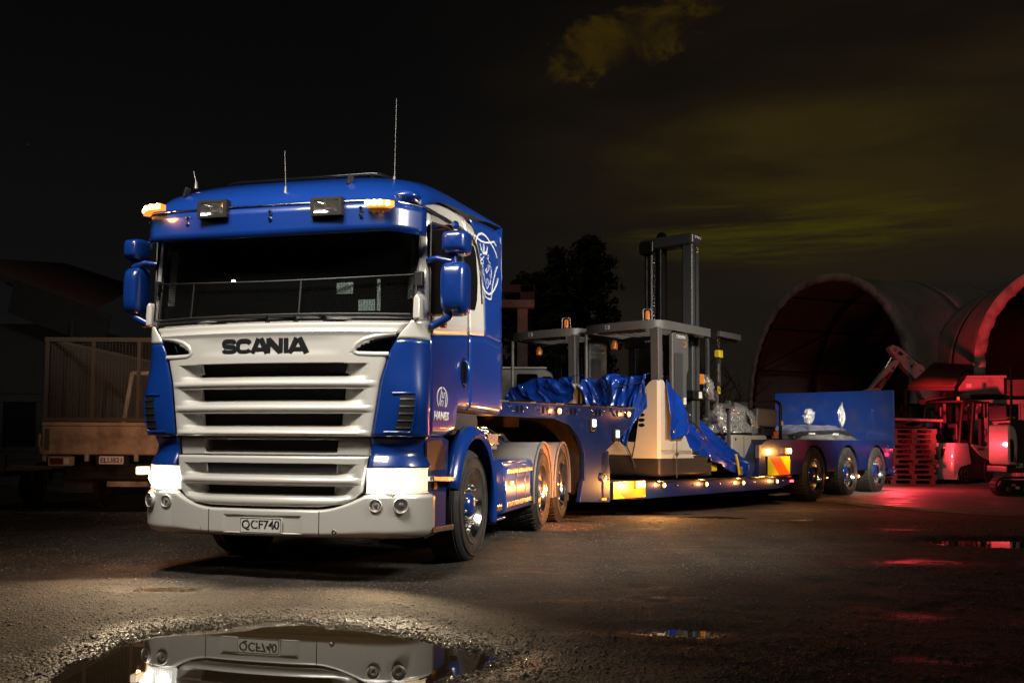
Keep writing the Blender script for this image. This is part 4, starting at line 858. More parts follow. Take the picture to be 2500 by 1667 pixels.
# ------------------------------------------------------------------ low loader trailer
LF = Frame((5.715*LK, 17.332*LK, GZ), 40.5, LK)
def local_builder(t, base, fr):
    b = Vector(base); off = Matrix.Translation(-b)
    def mk(mb, name, m, parent=None, **k):
        o = mb.build(name, m, parent or t, **k); o.data.transform(off); return o
    return mk
MT['board_yellow'] = mat('marker_board_yellow', (.62,.52,.01), .35); MT['board_orange'] = mat('marker_board_orange', (.75,.12,.015), .35)
MT['timber_deck'] = mat('worn_deck_timber', (.10,.075,.05), .8, var=.35, vscale=7, bump=.4, bscale=25, dirt=(.03,.025,.02), dirt_amt=.6)
def build_trailer():
    T = thing('low_loader_trailer', 'blue low loader trailer edged with lit amber lamps, its ramp raised at the back', 'trailer', LF.o, -LF.a, k=LK)
    mk = lambda mb, n, m, p=None, **k: mb.build(n, m, p or T, **k)
    # gooseneck
    prof = [(-9.6,1.545),(-6.17,1.545),(-6.27,1.32),(-6.87,.98),(-6.79,.74),(-6.79,.30),(-7.46,.33),(-7.40,.60),(-7.36,.62),(-7.37,.95),(-7.48,1.15),(-7.68,1.30),(-8.0,1.375),(-9.6,1.385)]
    for x0, x1 in ((-.07,0),(-2.75,-2.68)):
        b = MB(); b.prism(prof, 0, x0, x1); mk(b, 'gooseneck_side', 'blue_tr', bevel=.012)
    b = MB(); b.box(-2.68,-.07,-9.6,-6.3,1.42,1.535); b.box(-1.9,-.9,-9.0,-7.6,1.28,1.42); mk(b, 'gooseneck_deck', 'chassis')
    b = MB(); b.box(-2.68,-.07,-7.12,-6.82,.36,.50); b.box(-2.60,-.15,-7.10,-6.86,.5,1.0); mk(b, 'neck_box', 'chassis')
    b = MB(); b.box(-2.66,-.09,-7.345,-7.31,.42,1.40); b.tube([(-.35,-7.37,.5),(-.35,-7.37,.85)], .05, 10); mk(b, 'neck_void_sheet', 'chassis')  # dark sheet added for the black void under the neck; cylinder before it
    b = MB(); b.prism([(-.0,.40),(-.16,.40),(-.16,.92),(-.10,.98),(0,.98)], 1, -7.02,-6.80); b.box(-.12,.012,-6.99,-6.80,.33,.62); mk(b, 'neck_cover', 'blue_tr', bevel=.03)
    b = MB(); b.lathe([(.0,.055),(.02,.055),(.022,.038),(.004,.036),(.004,0)], (.002,-6.96,.63), 0, 20); mk(b, 'hydraulic_port', 'orange_bar', smooth=40)
    b = MB(); b.box(.012,.02,-7.0,-6.90,.335,.365); mk(b, 'side_reflector', 'amber')  # reflector glows amber by its own emission
    rl = MB(); rl.box(-.04,.012,-9.6,-6.18,1.546,1.568); mk(rl, 'gooseneck_rail', 'steel')
    for y in (-8.68,-8.19,-7.63,-7.09,-6.60):
        b = MB(); b.prism([(y-.20,1.550),(y+.20,1.550),(y+.15,1.50),(y+.075,1.43),(y-.075,1.43),(y-.15,1.50)], 0, .001, .012); br = mk(b, 'tie_bracket', 'blue_tr')
        e = MB(); e.box(.0,.022,y-.20,y+.20,1.556,1.574); mk(e, 'bracket_edge', 'chrome', br)
        for q in (-.042,.042):
            h = MB(); h.prism([(y+q+.028*math.cos(a), 1.475+.046*math.sin(a)) for a in arange(0,6.283,13)[:-1]], 0, .012, .0145); mk(h, 'bracket_slot', 'gloss_black', br)
        for q, z in ((-.14,1.497),(.14,1.497),(-.085,1.445),(.085,1.445)):
            h = MB(); h.lathe([(.012,.010),(.02,.008),(.022,0)], (0,y+q,z), 0, 8); mk(h, 'bracket_bolt', 'chrome', br)
    def amber(Y, z, X=.0, p=1.2, r=.040):
        b = MB(); b.lathe([(X,.042),(X+.02,.042),(X+.022,.03)], (0,Y,z), 0, 14, cap=True); o = mk(b, 'marker_lamp', 'chassis', smooth=40)
        e = MB(); e.lathe([(X+.022,r),(X+.032,r*.85),(X+.038,r*.55)], (0,Y,z), 0, 14); mk(e, 'lens', 'amber_ring', o, smooth=60)
        e = MB(); e.lathe([(X+.038,r*.56),(X+.044,r*.3),(X+.045,0)], (0,Y,z), 0, 12); mk(e, 'led', 'amber_core', o, smooth=60)
        if p: lamp('marker_glow', (X+.12,Y,z), (1,.34,.07), p*3, .02, T)
    amber(-7.94,1.468,.012,1.5); amber(-6.40,1.472,.012,1.5)
    for Y, z in ((-7.23,1.32),(-6.69,1.185)):
        b = MB(); b.box(-.0,.05,Y-.055,Y+.055,z-.09,z+.08); o = mk(b, 'work_lamp', 'chassis', bevel=.01)
        b = MB(); b.box(.051,.056,Y-.036,Y+.036,z-.03,z+.06); mk(b, 'lit_panel', 'work', o)
    # deck with side beam, rope rail, boards
    zt = lambda Y: .555-.0095*(Y+6.8)
    for x0, x1 in ((-.14,0),(-2.75,-2.61)):
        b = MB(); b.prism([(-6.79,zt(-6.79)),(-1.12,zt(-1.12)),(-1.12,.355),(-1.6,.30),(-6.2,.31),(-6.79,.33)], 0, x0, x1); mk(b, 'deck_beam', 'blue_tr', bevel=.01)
    for k in range(9):
        x0 = -2.60+.273*k; b = MB(); b.prism([(-6.75,zt(-6.75)-.05),(-1.9,zt(-1.9)-.05),(-1.9,zt(-1.9)-.012+.004*(k%2)),(-6.75,zt(-6.75)-.012+.004*(k%2))], 0, x0, x0+.266); mk(b, 'deck_board', 'timber_deck', bevel=.004)
    for y in arange(-6.5,-1.5,9):
        b = MB(); b.box(-2.6,-.15,y-.05,y+.05,.34,.49); mk(b, 'cross_member', 'chassis')
    r = MB(); r.tube([(.028,Y,zt(Y)+.004) for Y in arange(-5.95,-1.12,8)], .013, 8); mk(r, 'rope_rail', 'chrome', smooth=60)
    for Y in (-5.7,-5.05,-4.6,-3.75,-3.35,-2.55,-2.1,-1.4):
        b = MB(); b.lathe([(0,.016),(.01,.014),(.012,0)], (.0,Y,zt(Y)-.075), 0, 8); mk(b, 'rail_bolt', 'chrome')
    for Y, z in ((-5.47,.482),(-4.23,.458),(-3.0,.440),(-1.72,.428)): amber(Y, z, .0, 1.3)
    def board(y0, y1, z0, z1, flip):
        b = MB(); b.box(.016,.024,y0,y1,z0,z1); o = mk(b, 'marker_board', 'board_yellow')
        w = y1-y0; h = z1-z0; L = .62*w
        if flip: polys = [[(y0+.10*w,z1),(y0+.62*w,z1),(y1,z0),(y0+.45*w,z0)]] if h > .28 else []
        polys = polys if flip else [[(y0+.0*w,z1),(y1,z1),(y1,z0+.02),(y1-.10*w,z0),(y0+.36*w,z0),(y0,z0+.70*h)]]
        if flip: polys = [[(y0+.06*w,z1),(y0+.52*w,z1),(y1-.01,z0),(y0+.48*w,z0)]]
        for P in polys: s = MB(); s.prism(P, 0, .0245, .0258); mk(s, 'stripe', 'board_orange', o)
    board(-6.75,-5.97,.34,.565,False); board(-2.07,-1.17,.535,.86,True)
    def twin(Y, z, p):
        b = MB(); b.box(.027,.06,Y-.115,Y+.115,z-.052,z+.052); o = mk(b, 'indicator_lamp', 'amber', bevel=.012)
        for q in (-.05,.05):
            e = MB(); e.lathe([(.061,.040),(.070,.02),(.072,0)], (0,Y+q,z), 0, 14); mk(e, 'lit_bulb', 'amber_core', o, smooth=60)
        lamp('indicator_glow', (.34,Y,z-.02), (1,.42,.09), p, .05, T)
    twin(-6.13,.515,95); twin(-1.28,.952,26)
    # bogie
    arcs = []
    for yc in (0.0,1.70,3.39): arcs.append([(yc-.60*math.cos(R(a)), .50+.56*math.sin(R(a))) for a in arange(4,176,17)])
    bot = [(-2.36,1.03),(-2.05,1.150),(4.06,1.156),(4.15,.56)]+arcs[2][::-1]+arcs[1][::-1]+arcs[0][::-1]+[(-1.1,.52),(-2.36,.52)]
    for x0, x1 in ((-.05,0),(-2.75,-2.70)):
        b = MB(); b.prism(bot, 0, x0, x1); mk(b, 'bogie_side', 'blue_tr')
    b = MB(); b.box(-2.70,-.05,-2.0,4.06,1.10,1.150); b.box(-2.2,-.55,-2.2,4.1,.55,1.10); mk(b, 'bogie_deck', 'chassis')
    b = MB(); b.prism([(-2.55,.52),(-2.0,1.10),(-2.0,.52)], 0, -2.70,-.06); mk(b, 'bogie_slope', 'blue_tr')
    b = MB(); b.box(-.05,.02,-2.40,-2.33,.84,1.06); mk(b, 'corner_post', 'steel')
    for yc in (0.0,1.70,3.39):
        b = MB(); b.tube([(-2.4,yc,.5),(-.35,yc,.5)], .07, 10); mk(b, 'axle', 'chassis')
        wheel(T, (0.0,yc,.50), 1, tyre_r=.50, kind='drive', nuts=True, tw=.40); wheel(T, (-2.75,yc,.50), -1, tyre_r=.50, kind='drive', nuts=False, tw=.40)
    amber(2.208,.415,-.01,1.5); amber(.60,.425,-.04,.5,.016)
    b = MB(); b.box(-.03,.012,-1.10,-1.0,.395,.43); mk(b, 'side_reflector', 'red_lit')  # reflector given a red glow through emission
    b = MB(); b.box(-.2,-.02,-1.6,-1.08,.17,.20); mk(b, 'hanger_bar', 'red_lit' if False else 'steel')
    # rear: raised ramp, bumper, tail lamps
    b = MB(); b.box(-2.80,.03,4.42,4.50,.98,2.30); rp = mk(b, 'ramp', 'blue_tr', bevel=.008)
    for x in (-2.3,-1.6,-.9,-.3): s = MB(); s.box(x-.04,x+.04,4.501,4.56,1.0,2.25); mk(s, 'ramp_rib', 'blue_tr', rp)
    b = MB(); b.box(-2.75,-.0,4.15,4.42,.42,1.05); b.box(-2.75,.02,4.36,4.52,.34,.56); mk(b, 'rear_bumper', 'blue_tr', bevel=.02)
    for x in (-.16,-2.6):
        b = MB(); b.lathe([(4.50,.07),(4.56,.07),(4.565,.05)], (x,0,.78), 1, 18, cap=True); o = mk(b, 'tail_lamp', 'chrome', smooth=40)
        e = MB(); e.lathe([(4.566,.055),(4.58,.04),(4.584,0)], (x,0,.78), 1, 16); mk(e, 'lens', 'red_lit', o, smooth=60)
    d = bpy.data.lights.new('shelter_red_fill', 'SPOT'); d.energy = 2600; d.color = (1,.03,.05); d.spot_size = R(34); d.spot_blend = .8; d.shadow_soft_size = .06  # added red spot on no lamp, reddens the second shelter's inside
    o = bpy.data.objects.new('shelter_red_fill', d); COL.objects.link(o); p = Vector(LF.w(-.03,4.80,1.45)); o.location = p; o.rotation_euler = (Vector((19.0,33.0,6.2))-p).to_track_quat('-Z','Y').to_euler()
    b = MB(); b.lathe([(.0,.06),(.02,.06),(.03,.04),(.032,0)], (.022,4.44,.45), 0, 16); mk(b, 'end_lamp', 'chrome', smooth=40)
    lamp('tail_glow', (-.03,4.78,1.0), (1,.05,.07), 300, .08, T)
    d = bpy.data.lights.new('forklift_red_fill', 'SPOT'); d.energy = 2900; d.color = (1,.045,.07); d.spot_size = R(48); d.spot_blend = .8; d.shadow_soft_size = .06  # added red spot off any fitting, brightens the forklift
    o = bpy.data.objects.new('forklift_red_fill', d); COL.objects.link(o); p = Vector(LF.w(-.03,4.80,1.35)); o.location = p; o.rotation_euler = (Vector((13.8,26.4,1.9))-p).to_track_quat('-Z','Y').to_euler()
    lamp('tail_wash', (.10,4.30,.85), (1,.03,.06), 1.2, .05, T)
build_trailer()

# ------------------------------------------------------------------ machines on the trailer, covers, lashings
MT['beige'] = mat('beige_truck_paint', (.42,.37,.29), .42, coat=.3, var=.03)
MT['guard_grey'] = mat('grey_guard_paint', (.085,.082,.078), .42, .1, var=.06)
MT['mast_black'] = mat('mast_black_steel', (.018,.017,.016), .35, .5, var=.3, vscale=8)
MT['mast_grey'] = mat('mast_grey_steel', (.060,.060,.060), .36, .3, var=.1)
MT['skirt'] = mat('dark_skirt', (.022,.017,.014), .5, var=.1)
MT['tarp'] = mat('blue_vinyl_tarpaulin', (.004,.035,.27), .22, coat=.5, coat_r=.1, spec=.6, var=.08, vscale=5)
MT['beacon_amber'] = emit('beacon_amber', (1,.28,.03), .25, (.65,.14,.01))
MT['strap'] = mat('dark_strap', (.02,.018,.016), .7)
MT['yellow'] = mat('yellow_paint', (.60,.42,.02), .4, var=.1)
MT['sticker'] = mat('white_sticker', (.6,.58,.52), .5)
MT['wrap'] = film('clear_plastic_wrap'); MT['thin_film'] = film('thin_clear_film', .02, .12, .7, .08)
def crumple(u, v, s, seed, amp):
    s *= .5; amp *= .9
    a = fbm(np.array([u*s]), np.array([v*s]), 1.0, seed, 3)[0]; b = fbm(np.array([u*s*1.3+5]), np.array([v*s*.8]), 1.0, seed+31, 2)[0]
    c = 1-min(1, abs(a)*4.2); d = 1-min(1, abs(b)*5); return amp*(.75*c*c+.55*d*d*d+1.1*b-.35)
def fold_ring(mk, p, nrm, t=None):
    b = MB(); n = Vector(nrm).normalized(); a = n.orthogonal().normalized(); c = n.cross(a)
    b.tube([Vector(p)+n*.006+(a*math.cos(q)+c*math.sin(q))*.026 for q in arange(0,6.283,15)], .009, 6, cap=False); return mk(b, 'eyelet', 'chrome', t, smooth=60)
def order_picker(bx, by, label):
    base = (bx-.7, by+.9, .55); t = thing('order_picker', label, 'forklift', LF.w(*base), -LF.a, 'order pickers side by side on the trailer deck', k=LK); mk0 = local_builder(t, base, LF)
    def mk(mb, n, m, p=None, **k):
        mb.v = [(x+bx, y+by, z) for x, y, z in mb.v]; return mk0(mb, n, m, p, **k)
    b = MB(); b.box(-1.37,-.0,.02,1.45,.60,.90); mk(b, 'chassis', 'skirt', bevel=.05)
    b = MB(); b.prism([(-1.37,.90),(-1.37,1.10),(-.40,1.10),(0,1.0),(0,.90)], 1, .03, .95); mk(b, 'lower_body', 'beige', bevel=.02)
    xl = lambda z: lin(z, [.86,1.05,1.5,1.76,1.9,1.99], [-.50,-.45,-.38,-.33,-.27,-.17]); yr = lambda z: lin(z, [.86,1.1,1.4,1.7,1.9,1.99], [1.02,.84,.60,.37,.24,.15])
    b = MB()
    def body(q, z):
        x0, y1 = xl(z), yr(z); c = .04
        P = [(x0,.5*min(1,y1)),(x0,.06),(x0+c,.0),(-c,0),(0,c),(0,y1-c),(-c,y1),(x0*.6,y1)]; x, y = P[int(q)]; return (x, y, z)
    b.grid(body, range(8), arange(.86,1.99,14), closed=True); b.add([body(q,1.99) for q in range(8)], [tuple(range(8))]); bd = mk(b, 'body_pillar', 'beige', smooth=40)
    for k in range(3):
        e = MB(); e.prism([(-.30+.055*math.cos(a), 1.34+.075*k+.026*math.sin(a)) for a in arange(0,6.283,17)[:-1]], 1, -.004, .01); mk(e, 'vent_slot', 'gloss_black', bd)
    b = MB(); b.obox((-.085,.07,1.97),(-.095,.07,2.76), .14,.12, (0,1,0)); mk(b, 'guard_pillar', 'guard_grey', bevel=.015)
    b = MB(); b.tube([(-1.335,.06,1.10),(-1.335,.06,2.76)], .028, 10); mk(b, 'guard_pole', 'guard_grey', smooth=60)
    path = [(-1.385,1.5),(-1.385,.30),(-1.36,.12),(-1.27,.02),(-.9,-.03),(-.30,-.02),(-.12,.02),(-.03,.10),(0,.24),(0,1.5)]
    b = MB()
    for i, (x, y) in enumerate(path):
        a = path[max(i-1,0)]; c = path[min(i+1,len(path)-1)]; d = Vector((c[0]-a[0], c[1]-a[1])).normalized(); n = Vector((-d.y, d.x))*.016
        b.v += [(x+n.x,y+n.y,2.74),(x-n.x,y-n.y,2.74),(x-n.x,y-n.y,2.865),(x+n.x,y+n.y,2.865)]
        if i:
            k = 4*(i-1)
            for j in range(4): b.f.append((k+j, k+(j+1)%4, k+4+(j+1)%4, k+4+j)); b.m.append(0)
    gd = mk(b, 'overhead_guard', 'guard_grey', smooth=50)
    for k in range(7): s = MB(); x = -1.2+.17*k; s.box(x-.02,x+.02,-.0,1.45,2.80,2.83); mk(s, 'guard_bar', 'guard_grey', gd)
    s = MB(); s.box(-1.1,-.35,.03,.20,2.72,2.76); mk(s, 'lamp_rail', 'guard_grey', gd)
    lg = MB(); lg.prism(rrect(-.91,-.83,2.775,2.835,.015), 1, -.052,-.046); mk(lg, 'badge', 'silver', gd)
    for q in range(5):
        a = q*1.2566; s = MB(); s.lathe([(-.0545,.011),(-.055,0)], (-.87+.018*math.cos(a),0,2.805+.018*math.sin(a)), 1, 8); mk(s, 'badge_dot', 'blue', gd)
    # mast, lift cylinders, cross bar
    for x0, x1 in ((-1.22,-1.08),(-.40,-.26)):
        b = MB(); b.box(x0,x1,1.05,1.25,.60,2.78); mk(b, 'mast_channel', 'mast_black', bevel=.01)
    b = MB(); b.box(-1.08,-.40,1.16,1.19,.9,2.6); mk(b, 'mast_screen', 'mast_black')
    for x in (-.62,-.55):
        b = MB(); b.tube([(x,1.02,1.1),(x,1.02,2.50)], .018, 8); mk(b, 'lift_cylinder', 'chrome', smooth=60)
    b = MB(); b.tube([(-.585,1.00,1.9),(-.585,1.0,2.1)], .035, 8); mk(b, 'cylinder_head', 'chrome', smooth=60)
    b = MB(); b.box(-.95,-.12,.50,.62,2.53,2.70); cb = mk(b, 'cross_bar', 'mast_black', bevel=.03)
    o = put_text('crown.com', (-.42+bx,.495+by,2.60), (1,0,0), (0,0,1), .27,.035, 'sticker', cb, extrude=.001); o.data.transform(Matrix.Translation(-Vector(base)))
    # side cover behind the pillar
    b = MB(); b.prism([(.42,1.62),(.42,2.70),(.52,2.76),(.86,2.74),(.90,2.68),(.90,2.2),(.84,2.1),(.84,1.62)], 0, -.10,-.03); sc = mk(b, 'side_cover', 'guard_grey', bevel=.02)
    b = MB(); b.prism(rrect(.46,.70,1.75,2.42,.03), 0, -.03,-.018); mk(b, 'cover_panel', 'mast_grey', sc)
    o = put_text('CROWN', (-.027+bx,.66+by,2.64), (0,1,0), (0,0,1), .26,.05, 'sticker', sc, bold=.02, extrude=.002); o.data.transform(Matrix.Translation(-Vector(base)))
    e = MB(); stroke(e, [(.76+.05*math.cos(a), 2.56+.04*math.sin(a)) for a in arange(-2.2,2.0,12)], .016, lambda a, b_, h: (-.028+h, a, b_)); mk(e, 'swoosh', MT['amber_off'], sc)
    b = MB(); b.box(-.024,-.018,.72,.80,1.66,1.76); mk(b, 'label', 'sticker', sc)
    # caged beacon
    bc = MB(); bc.lathe([(2.865,.055),(2.885,.055),(2.89,.04)], (-.26,.10,0), 2, 14, cap=True); B = mk(bc, 'beacon', 'mast_black', smooth=40)
    e = MB(); e.lathe([(2.89,.034),(2.99,.034),(3.01,.028),(3.02,0)], (-.26,.10,0), 2, 14); mk(e, 'beacon_lens', 'beacon_amber', B, smooth=60)
    for a in (0.8,2.37,3.94,5.5):
        e = MB(); x, y = -.26+.065*math.cos(a), .10+.065*math.sin(a); e.tube([(x,y,2.87),(x,y,3.03),(-.26+.03*math.cos(a),.10+.03*math.sin(a),3.05)], .006, 6); mk(e, 'cage_bar', 'steel', B, smooth=60)
    e = MB(); e.lathe([(2.66,.03),(2.60,.06),(2.52,.055),(2.50,0)], (-1.05,.4,0), 2, 12); mk(e, 'guard_lamp', 'amber_off', smooth=60)
    return t
BY = -5.52
order_picker(-.02, BY, 'nearer order picker with grey guard, its beige pillar beside the marker lamp')
order_picker(-1.55, BY+.05, 'farther order picker with grey guard, standing beside the cab rear')
def sheet(name, label, base, fn, us, vs, m='tarp', cat='tarpaulin', eyelets=(), group=None):
    t = thing(name, label, cat, LF.w(*base), -LF.a, group, k=LK); mk = local_builder(t, base, LF)
    b = MB(); b.grid(fn, us, vs); o = mk(b, 'sheet', m, smooth=70, recalc=False); md = o.modifiers.new('solid', 'SOLIDIFY'); md.thickness = .004
    for p, n in eyelets: fold_ring(mk, p, n)
    return t, mk
# cover bunched over the nearer truck's platform: top roll, folds, hanging corner
def cov_near(u, v):
    X = -1.36+1.16*u; zt = lin(u, [0,.08,.2,.3,.45,.6,.8,1], [1.99,2.03,2.0,2.05,2.08,1.99,2.05,2.07]); zb = lin(u, [0,.1,.25,.42,.55,.68,.74,.80,.88,1], [1.66,1.60,1.56,1.40,1.22,1.05,1.02,1.25,1.48,1.62])
    t = max(0, (v-.22)/.78); z = zt+.03*math.sin(min(1, v/.22)*3.14)-(zt-zb)*t; y = BY+.50-.50*min(1, v/.22) - .05*math.sin(min(1,v/.22)*1.57)
    k = crumple(u*1.6+v*.35*(1 if u > .4 else -1), v*.45, 5.2, 210, .085)+.010*math.sin(u*17+6*v)*(.4+v)
    return (X+.5*k*.3, y-.03-k*(.35+.65*min(1, v/.3))-.03*math.sin(u*3.1), z+.25*k)
t, mk = sheet('tarpaulin', 'glossy blue cover over the nearer order picker, one corner hanging in a point', (-.8,BY,1.6), cov_near, arange(0,1,90), arange(0,1,60), eyelets=(((-.84,BY-.10,1.86),(0,-1,0)),((-.53,BY-.08,1.06),(0,-1,0))), group='blue covers over the machines')
b = MB(); b.tube([(-.84,BY-.115,1.86),(-.5,BY-.12,1.93),(-.2,BY-.10,1.96)], .008, 6); b.tube([(-.53,BY-.09,1.06),(-.48,BY-.05,.92),(-.42,BY-.02,.72)], .009, 6); mk(b, 'cord', 'strap', smooth=60)
def cov_flap(u, v):
    Y = BY+.13+.42*u; zt = 2.0-.28*u; zb = lin(u, [0,.3,.6,1], [1.20,1.12,1.18,1.30]); k = crumple(u*.8, v*.4, 4, 260, .05); return (.035+.03*math.sin(v*2.5)+.05*math.sin(u*8+v*2)*v+k*.6, Y+.20*v*u, zt-(zt-zb)*v)
t, mk = sheet('tarpaulin', 'narrow blue cover flap hanging down beside the beige pillar', (.03,BY+.3,1.6), cov_flap, arange(0,1,26), arange(0,1,40), eyelets=(((.09,BY+.22,1.26),(1,0,0)),), group='blue covers over the machines')
b = MB(); b.tube([(.06,BY+.35,1.12),(.05,BY+.36,.9),(.05,BY+.36,.58)], .008, 6); b.lathe([(-.03,.012),(0,.03),(.03,.012)], (.055,BY+.36,.92), 2, 8); mk(b, 'cord', 'strap', smooth=60)
def cov_far(u, v):
    X = -2.92+1.38*u; zt = lin(u, [0,.1,.25,.45,.7,1], [1.88,1.98,2.0,2.10,2.04,2.10]); zb = lin(u, [0,.2,.35,.6,.8,1], [1.68,1.58,1.55,1.60,1.62,1.75]); t = max(0, (v-.3)/.7)
    k = crumple(u*1.3-v*.5, v*.5, 5.5, 310, .08)+.010*math.sin(u*14-7*v); return (X, BY+.45-.45*min(1, v/.3)-.03-k, zt+.02*math.sin(v*9)-(zt-zb)*t+.3*k)
sheet('tarpaulin', 'crumpled blue cover on the farther order picker, above the gooseneck', (-2.2,BY,1.6), cov_far, arange(0,1,80), arange(0,1,40), eyelets=(((-2.55,BY-.06,1.96),(0,-1,.3)),), group='blue covers over the machines')
def cov_slope(u, v):                                    # long cover falling from a machine down to the deck
    Y = -4.62+2.85*u; top = lin(u, [0,.1,.22,.38,.55,.8,1], [1.66,1.64,1.58,1.44,1.24,.95,.78]); X = -.55+.32*math.sin(v*1.5708)+.06*v; low = lin(u, [0,.3,.6,.8,1], [1.05,.80,.60,.56,.56]); z = top+.02*math.sin(v*3.1)-(top-low)*v**1.6
    k = crumple(u*.6+v*.1, v*1.5-u*.9, 4.6, 410, .075)+.008*math.sin(v*15-u*9); return (X+k, Y+.3*k, max(.56, z+.35*k))
t, mk = sheet('tarpaulin', 'long blue cover sloping from the tall mast machine down to the deck', (-.4,-3.2,.56), cov_slope, arange(0,1,90), arange(0,1,56), eyelets=(((-.30,-4.2,1.52),(1,-.3,.2)),), group='blue covers over the machines')
b = MB(); b.tube([(-.40,-4.4,1.62),(-.18,-4.05,1.30),(-.12,-3.95,1.10),(-.16,-4.15,.95)], .012, 6); mk(b, 'strap', 'strap', smooth=60)
# tall mast machine behind
def tall_machine():
    base = (-.9,-3.6,.55); t = thing('mast_forklift', 'tall dark forklift mast rising above the order pickers, grey cross head on top', 'forklift', LF.w(*base), -LF.a, k=LK); mk = local_builder(t, base, LF)
    yf = -4.12
    b = MB(); b.box(-.46,-.27,yf,yf+.24,2.84,4.26); c = mk(b, 'mast_column', 'mast_grey', bevel=.03)
    g = MB(); g.box(-.2695,-.262,yf+.085,yf+.10,2.86,4.25); mk(g, 'column_groove', 'mast_black', c)
    b = MB(); b.box(-.46,-.27,yf+.01,yf+.25,.60,2.80); c = mk(b, 'mast_column', 'mast_grey', bevel=.03)
    g = MB(); g.box(-.2695,-.262,yf+.09,yf+.11,.9,2.75); mk(g, 'column_groove', 'mast_black', c)
    for z in (2.80,1.82):
        b = MB(); b.box(-.54,-.22,yf-.05,yf+.30,z-.05,z+.09); mk(b, 'collar', 'mast_grey' if z > 2 else 'mast_black', bevel=.02)
    x0 = on_plane(LF, 1573, 640, 1, yf)[0]; x1 = on_plane(LF, 1613, 640, 1, yf)[0]
    for a, c_ in ((x0, x0+.05),(x1-.06, x1)):
        b = MB(); b.box(a, c_, yf, yf+.20, .7, 4.24); mk(b, 'mast_channel', 'mast_black', bevel=.01)
    w = x1-x0
    for f, r, m in ((.34,.03,'mast_grey'),(.48,.018,'chrome'),(.66,.02,'mast_black')):
        b = MB(); b.tube([(x0+w*f,yf+.05,.8),(x0+w*f,yf+.05,4.2)], r, 10); mk(b, 'lift_cylinder', m, smooth=60)
    ch = MB()
    for k in range(60): ch.box(x0+w*.57-.009, x0+w*.57+.009, yf+.02, yf+.04, .9+k*.055, .9+k*.055+.038)
    tag(mk(ch, 'lift_chain', 'mast_grey'), kind='stuff')
    b = MB(); b.box(x0-.06,-.24,yf-.03,yf+.26,4.22,4.42); hd = mk(b, 'cross_head', 'mast_grey', bevel=.05)
    b = MB(); b.box(x0-.08,x0+.62*w,yf-.06,yf+.2,4.16,4.38); mk(b, 'pulley_guard', 'mast_black', bevel=.04)
    b = MB(); b.lathe([(-.02,.09),(.02,.09)], (x0+w*.9,yf+.08,4.42), 1, 16, cap=True); mk(b, 'pulley', 'mast_black', smooth=40)
    o = put_text('CROWN', (-.238,yf+.125,4.32), (0,1,0), (0,0,1), .21,.05, 'sticker', hd, bold=.02, extrude=.003); o.data.transform(Matrix.Translation(-Vector(base)))
    e = MB(); stroke(e, [(yf+.15+.035*math.cos(a), 4.15+.035*math.sin(a)) for a in arange(-2.2,2.0,12)], .014, lambda a, b_, h: (-.268+h, a, b_)); mk(e, 'swoosh', 'yellow', hd)
    b = MB(); b.box(-1.5,-.66,-3.9,-2.8,.60,1.05); mk(b, 'chassis', 'skirt', bevel=.05)
    b = MB(); b.box(-1.4,-.74,-3.75,-2.9,1.05,1.45); mk(b, 'power_unit', 'mast_black', bevel=.05)
    b = MB(); b.box(-.36,-.30,-3.56,-3.50,1.5,2.78); mk(b, 'cab_post', 'mast_grey', bevel=.01)
    b = MB(); b.box(-1.4,-1.34,-3.5,-3.44,1.05,2.8); mk(b, 'cab_post', 'mast_grey', bevel=.01)
    b = MB(); b.prism([(-3.62,2.80),(-2.46,2.80),(-2.40,2.86),(-2.46,2.90),(-3.62,2.90)], 0, -1.5, -.34); mk(b, 'cab_roof', 'mast_black', bevel=.015)
    b = MB(); b.prism([(-3.18,2.84),(-2.44,2.84),(-2.44,2.935),(-3.18,2.935)], 0, -.34, -.27); mk(b, 'roof_edge', 'guard_grey', bevel=.008)
    for y, z in ((-4.62,2.05),(-3.78,2.12)):
        b = MB(); b.box(-.38,-.30,y-.12,y+.12,z-.10,z+.07); mk(b, 'orange_lamp', 'amber_off', bevel=.02)
    b = MB(); b.box(-.218,-.214,yf+.10,yf+.2,1.79,1.89); mk(b, 'label', 'sticker')
tall_machine()
def pendant():
    P = LF.w(-.28,-3.24,2.80); t = thing('chain_pendant', 'yellow block and strap hanging on a short chain under the cab roof', 'hoist pendant', P, -LF.a, k=LK); mk = lambda mb, n, m, **k: mb.build(n, m, t, **k)
    for k in range(5):
        b = MB(); a = (k % 2)*math.pi/2; b.tube([(.016*math.cos(q)*math.cos(a), .016*math.cos(q)*math.sin(a), -.02-.034*k+.024*math.sin(q)) for q in arange(0,6.283,11)], .005, 5, cap=False); mk(b, 'chain_link', 'chrome', smooth=60)
    b = MB(); b.box(-.05,.05,-.07,.07,-.32,-.19); mk(b, 'block', 'yellow', bevel=.02)
    b = MB(); b.box(-.02,.02,-.035,.035,-.74,-.36); mk(b, 'webbing', 'steel', bevel=.008)
    b = MB(); b.box(-.025,.025,-.04,.04,-.41,-.33); b.box(-.025,.025,-.035,.035,-.78,-.72); mk(b, 'stitching', 'strap')
    b = MB(); b.tube([(0,.035*math.cos(q),-.84+.07*math.sin(q)) for q in arange(0,6.283,17)], .009, 6, cap=False); mk(b, 'hook_ring', 'yellow', smooth=60)
pendant()
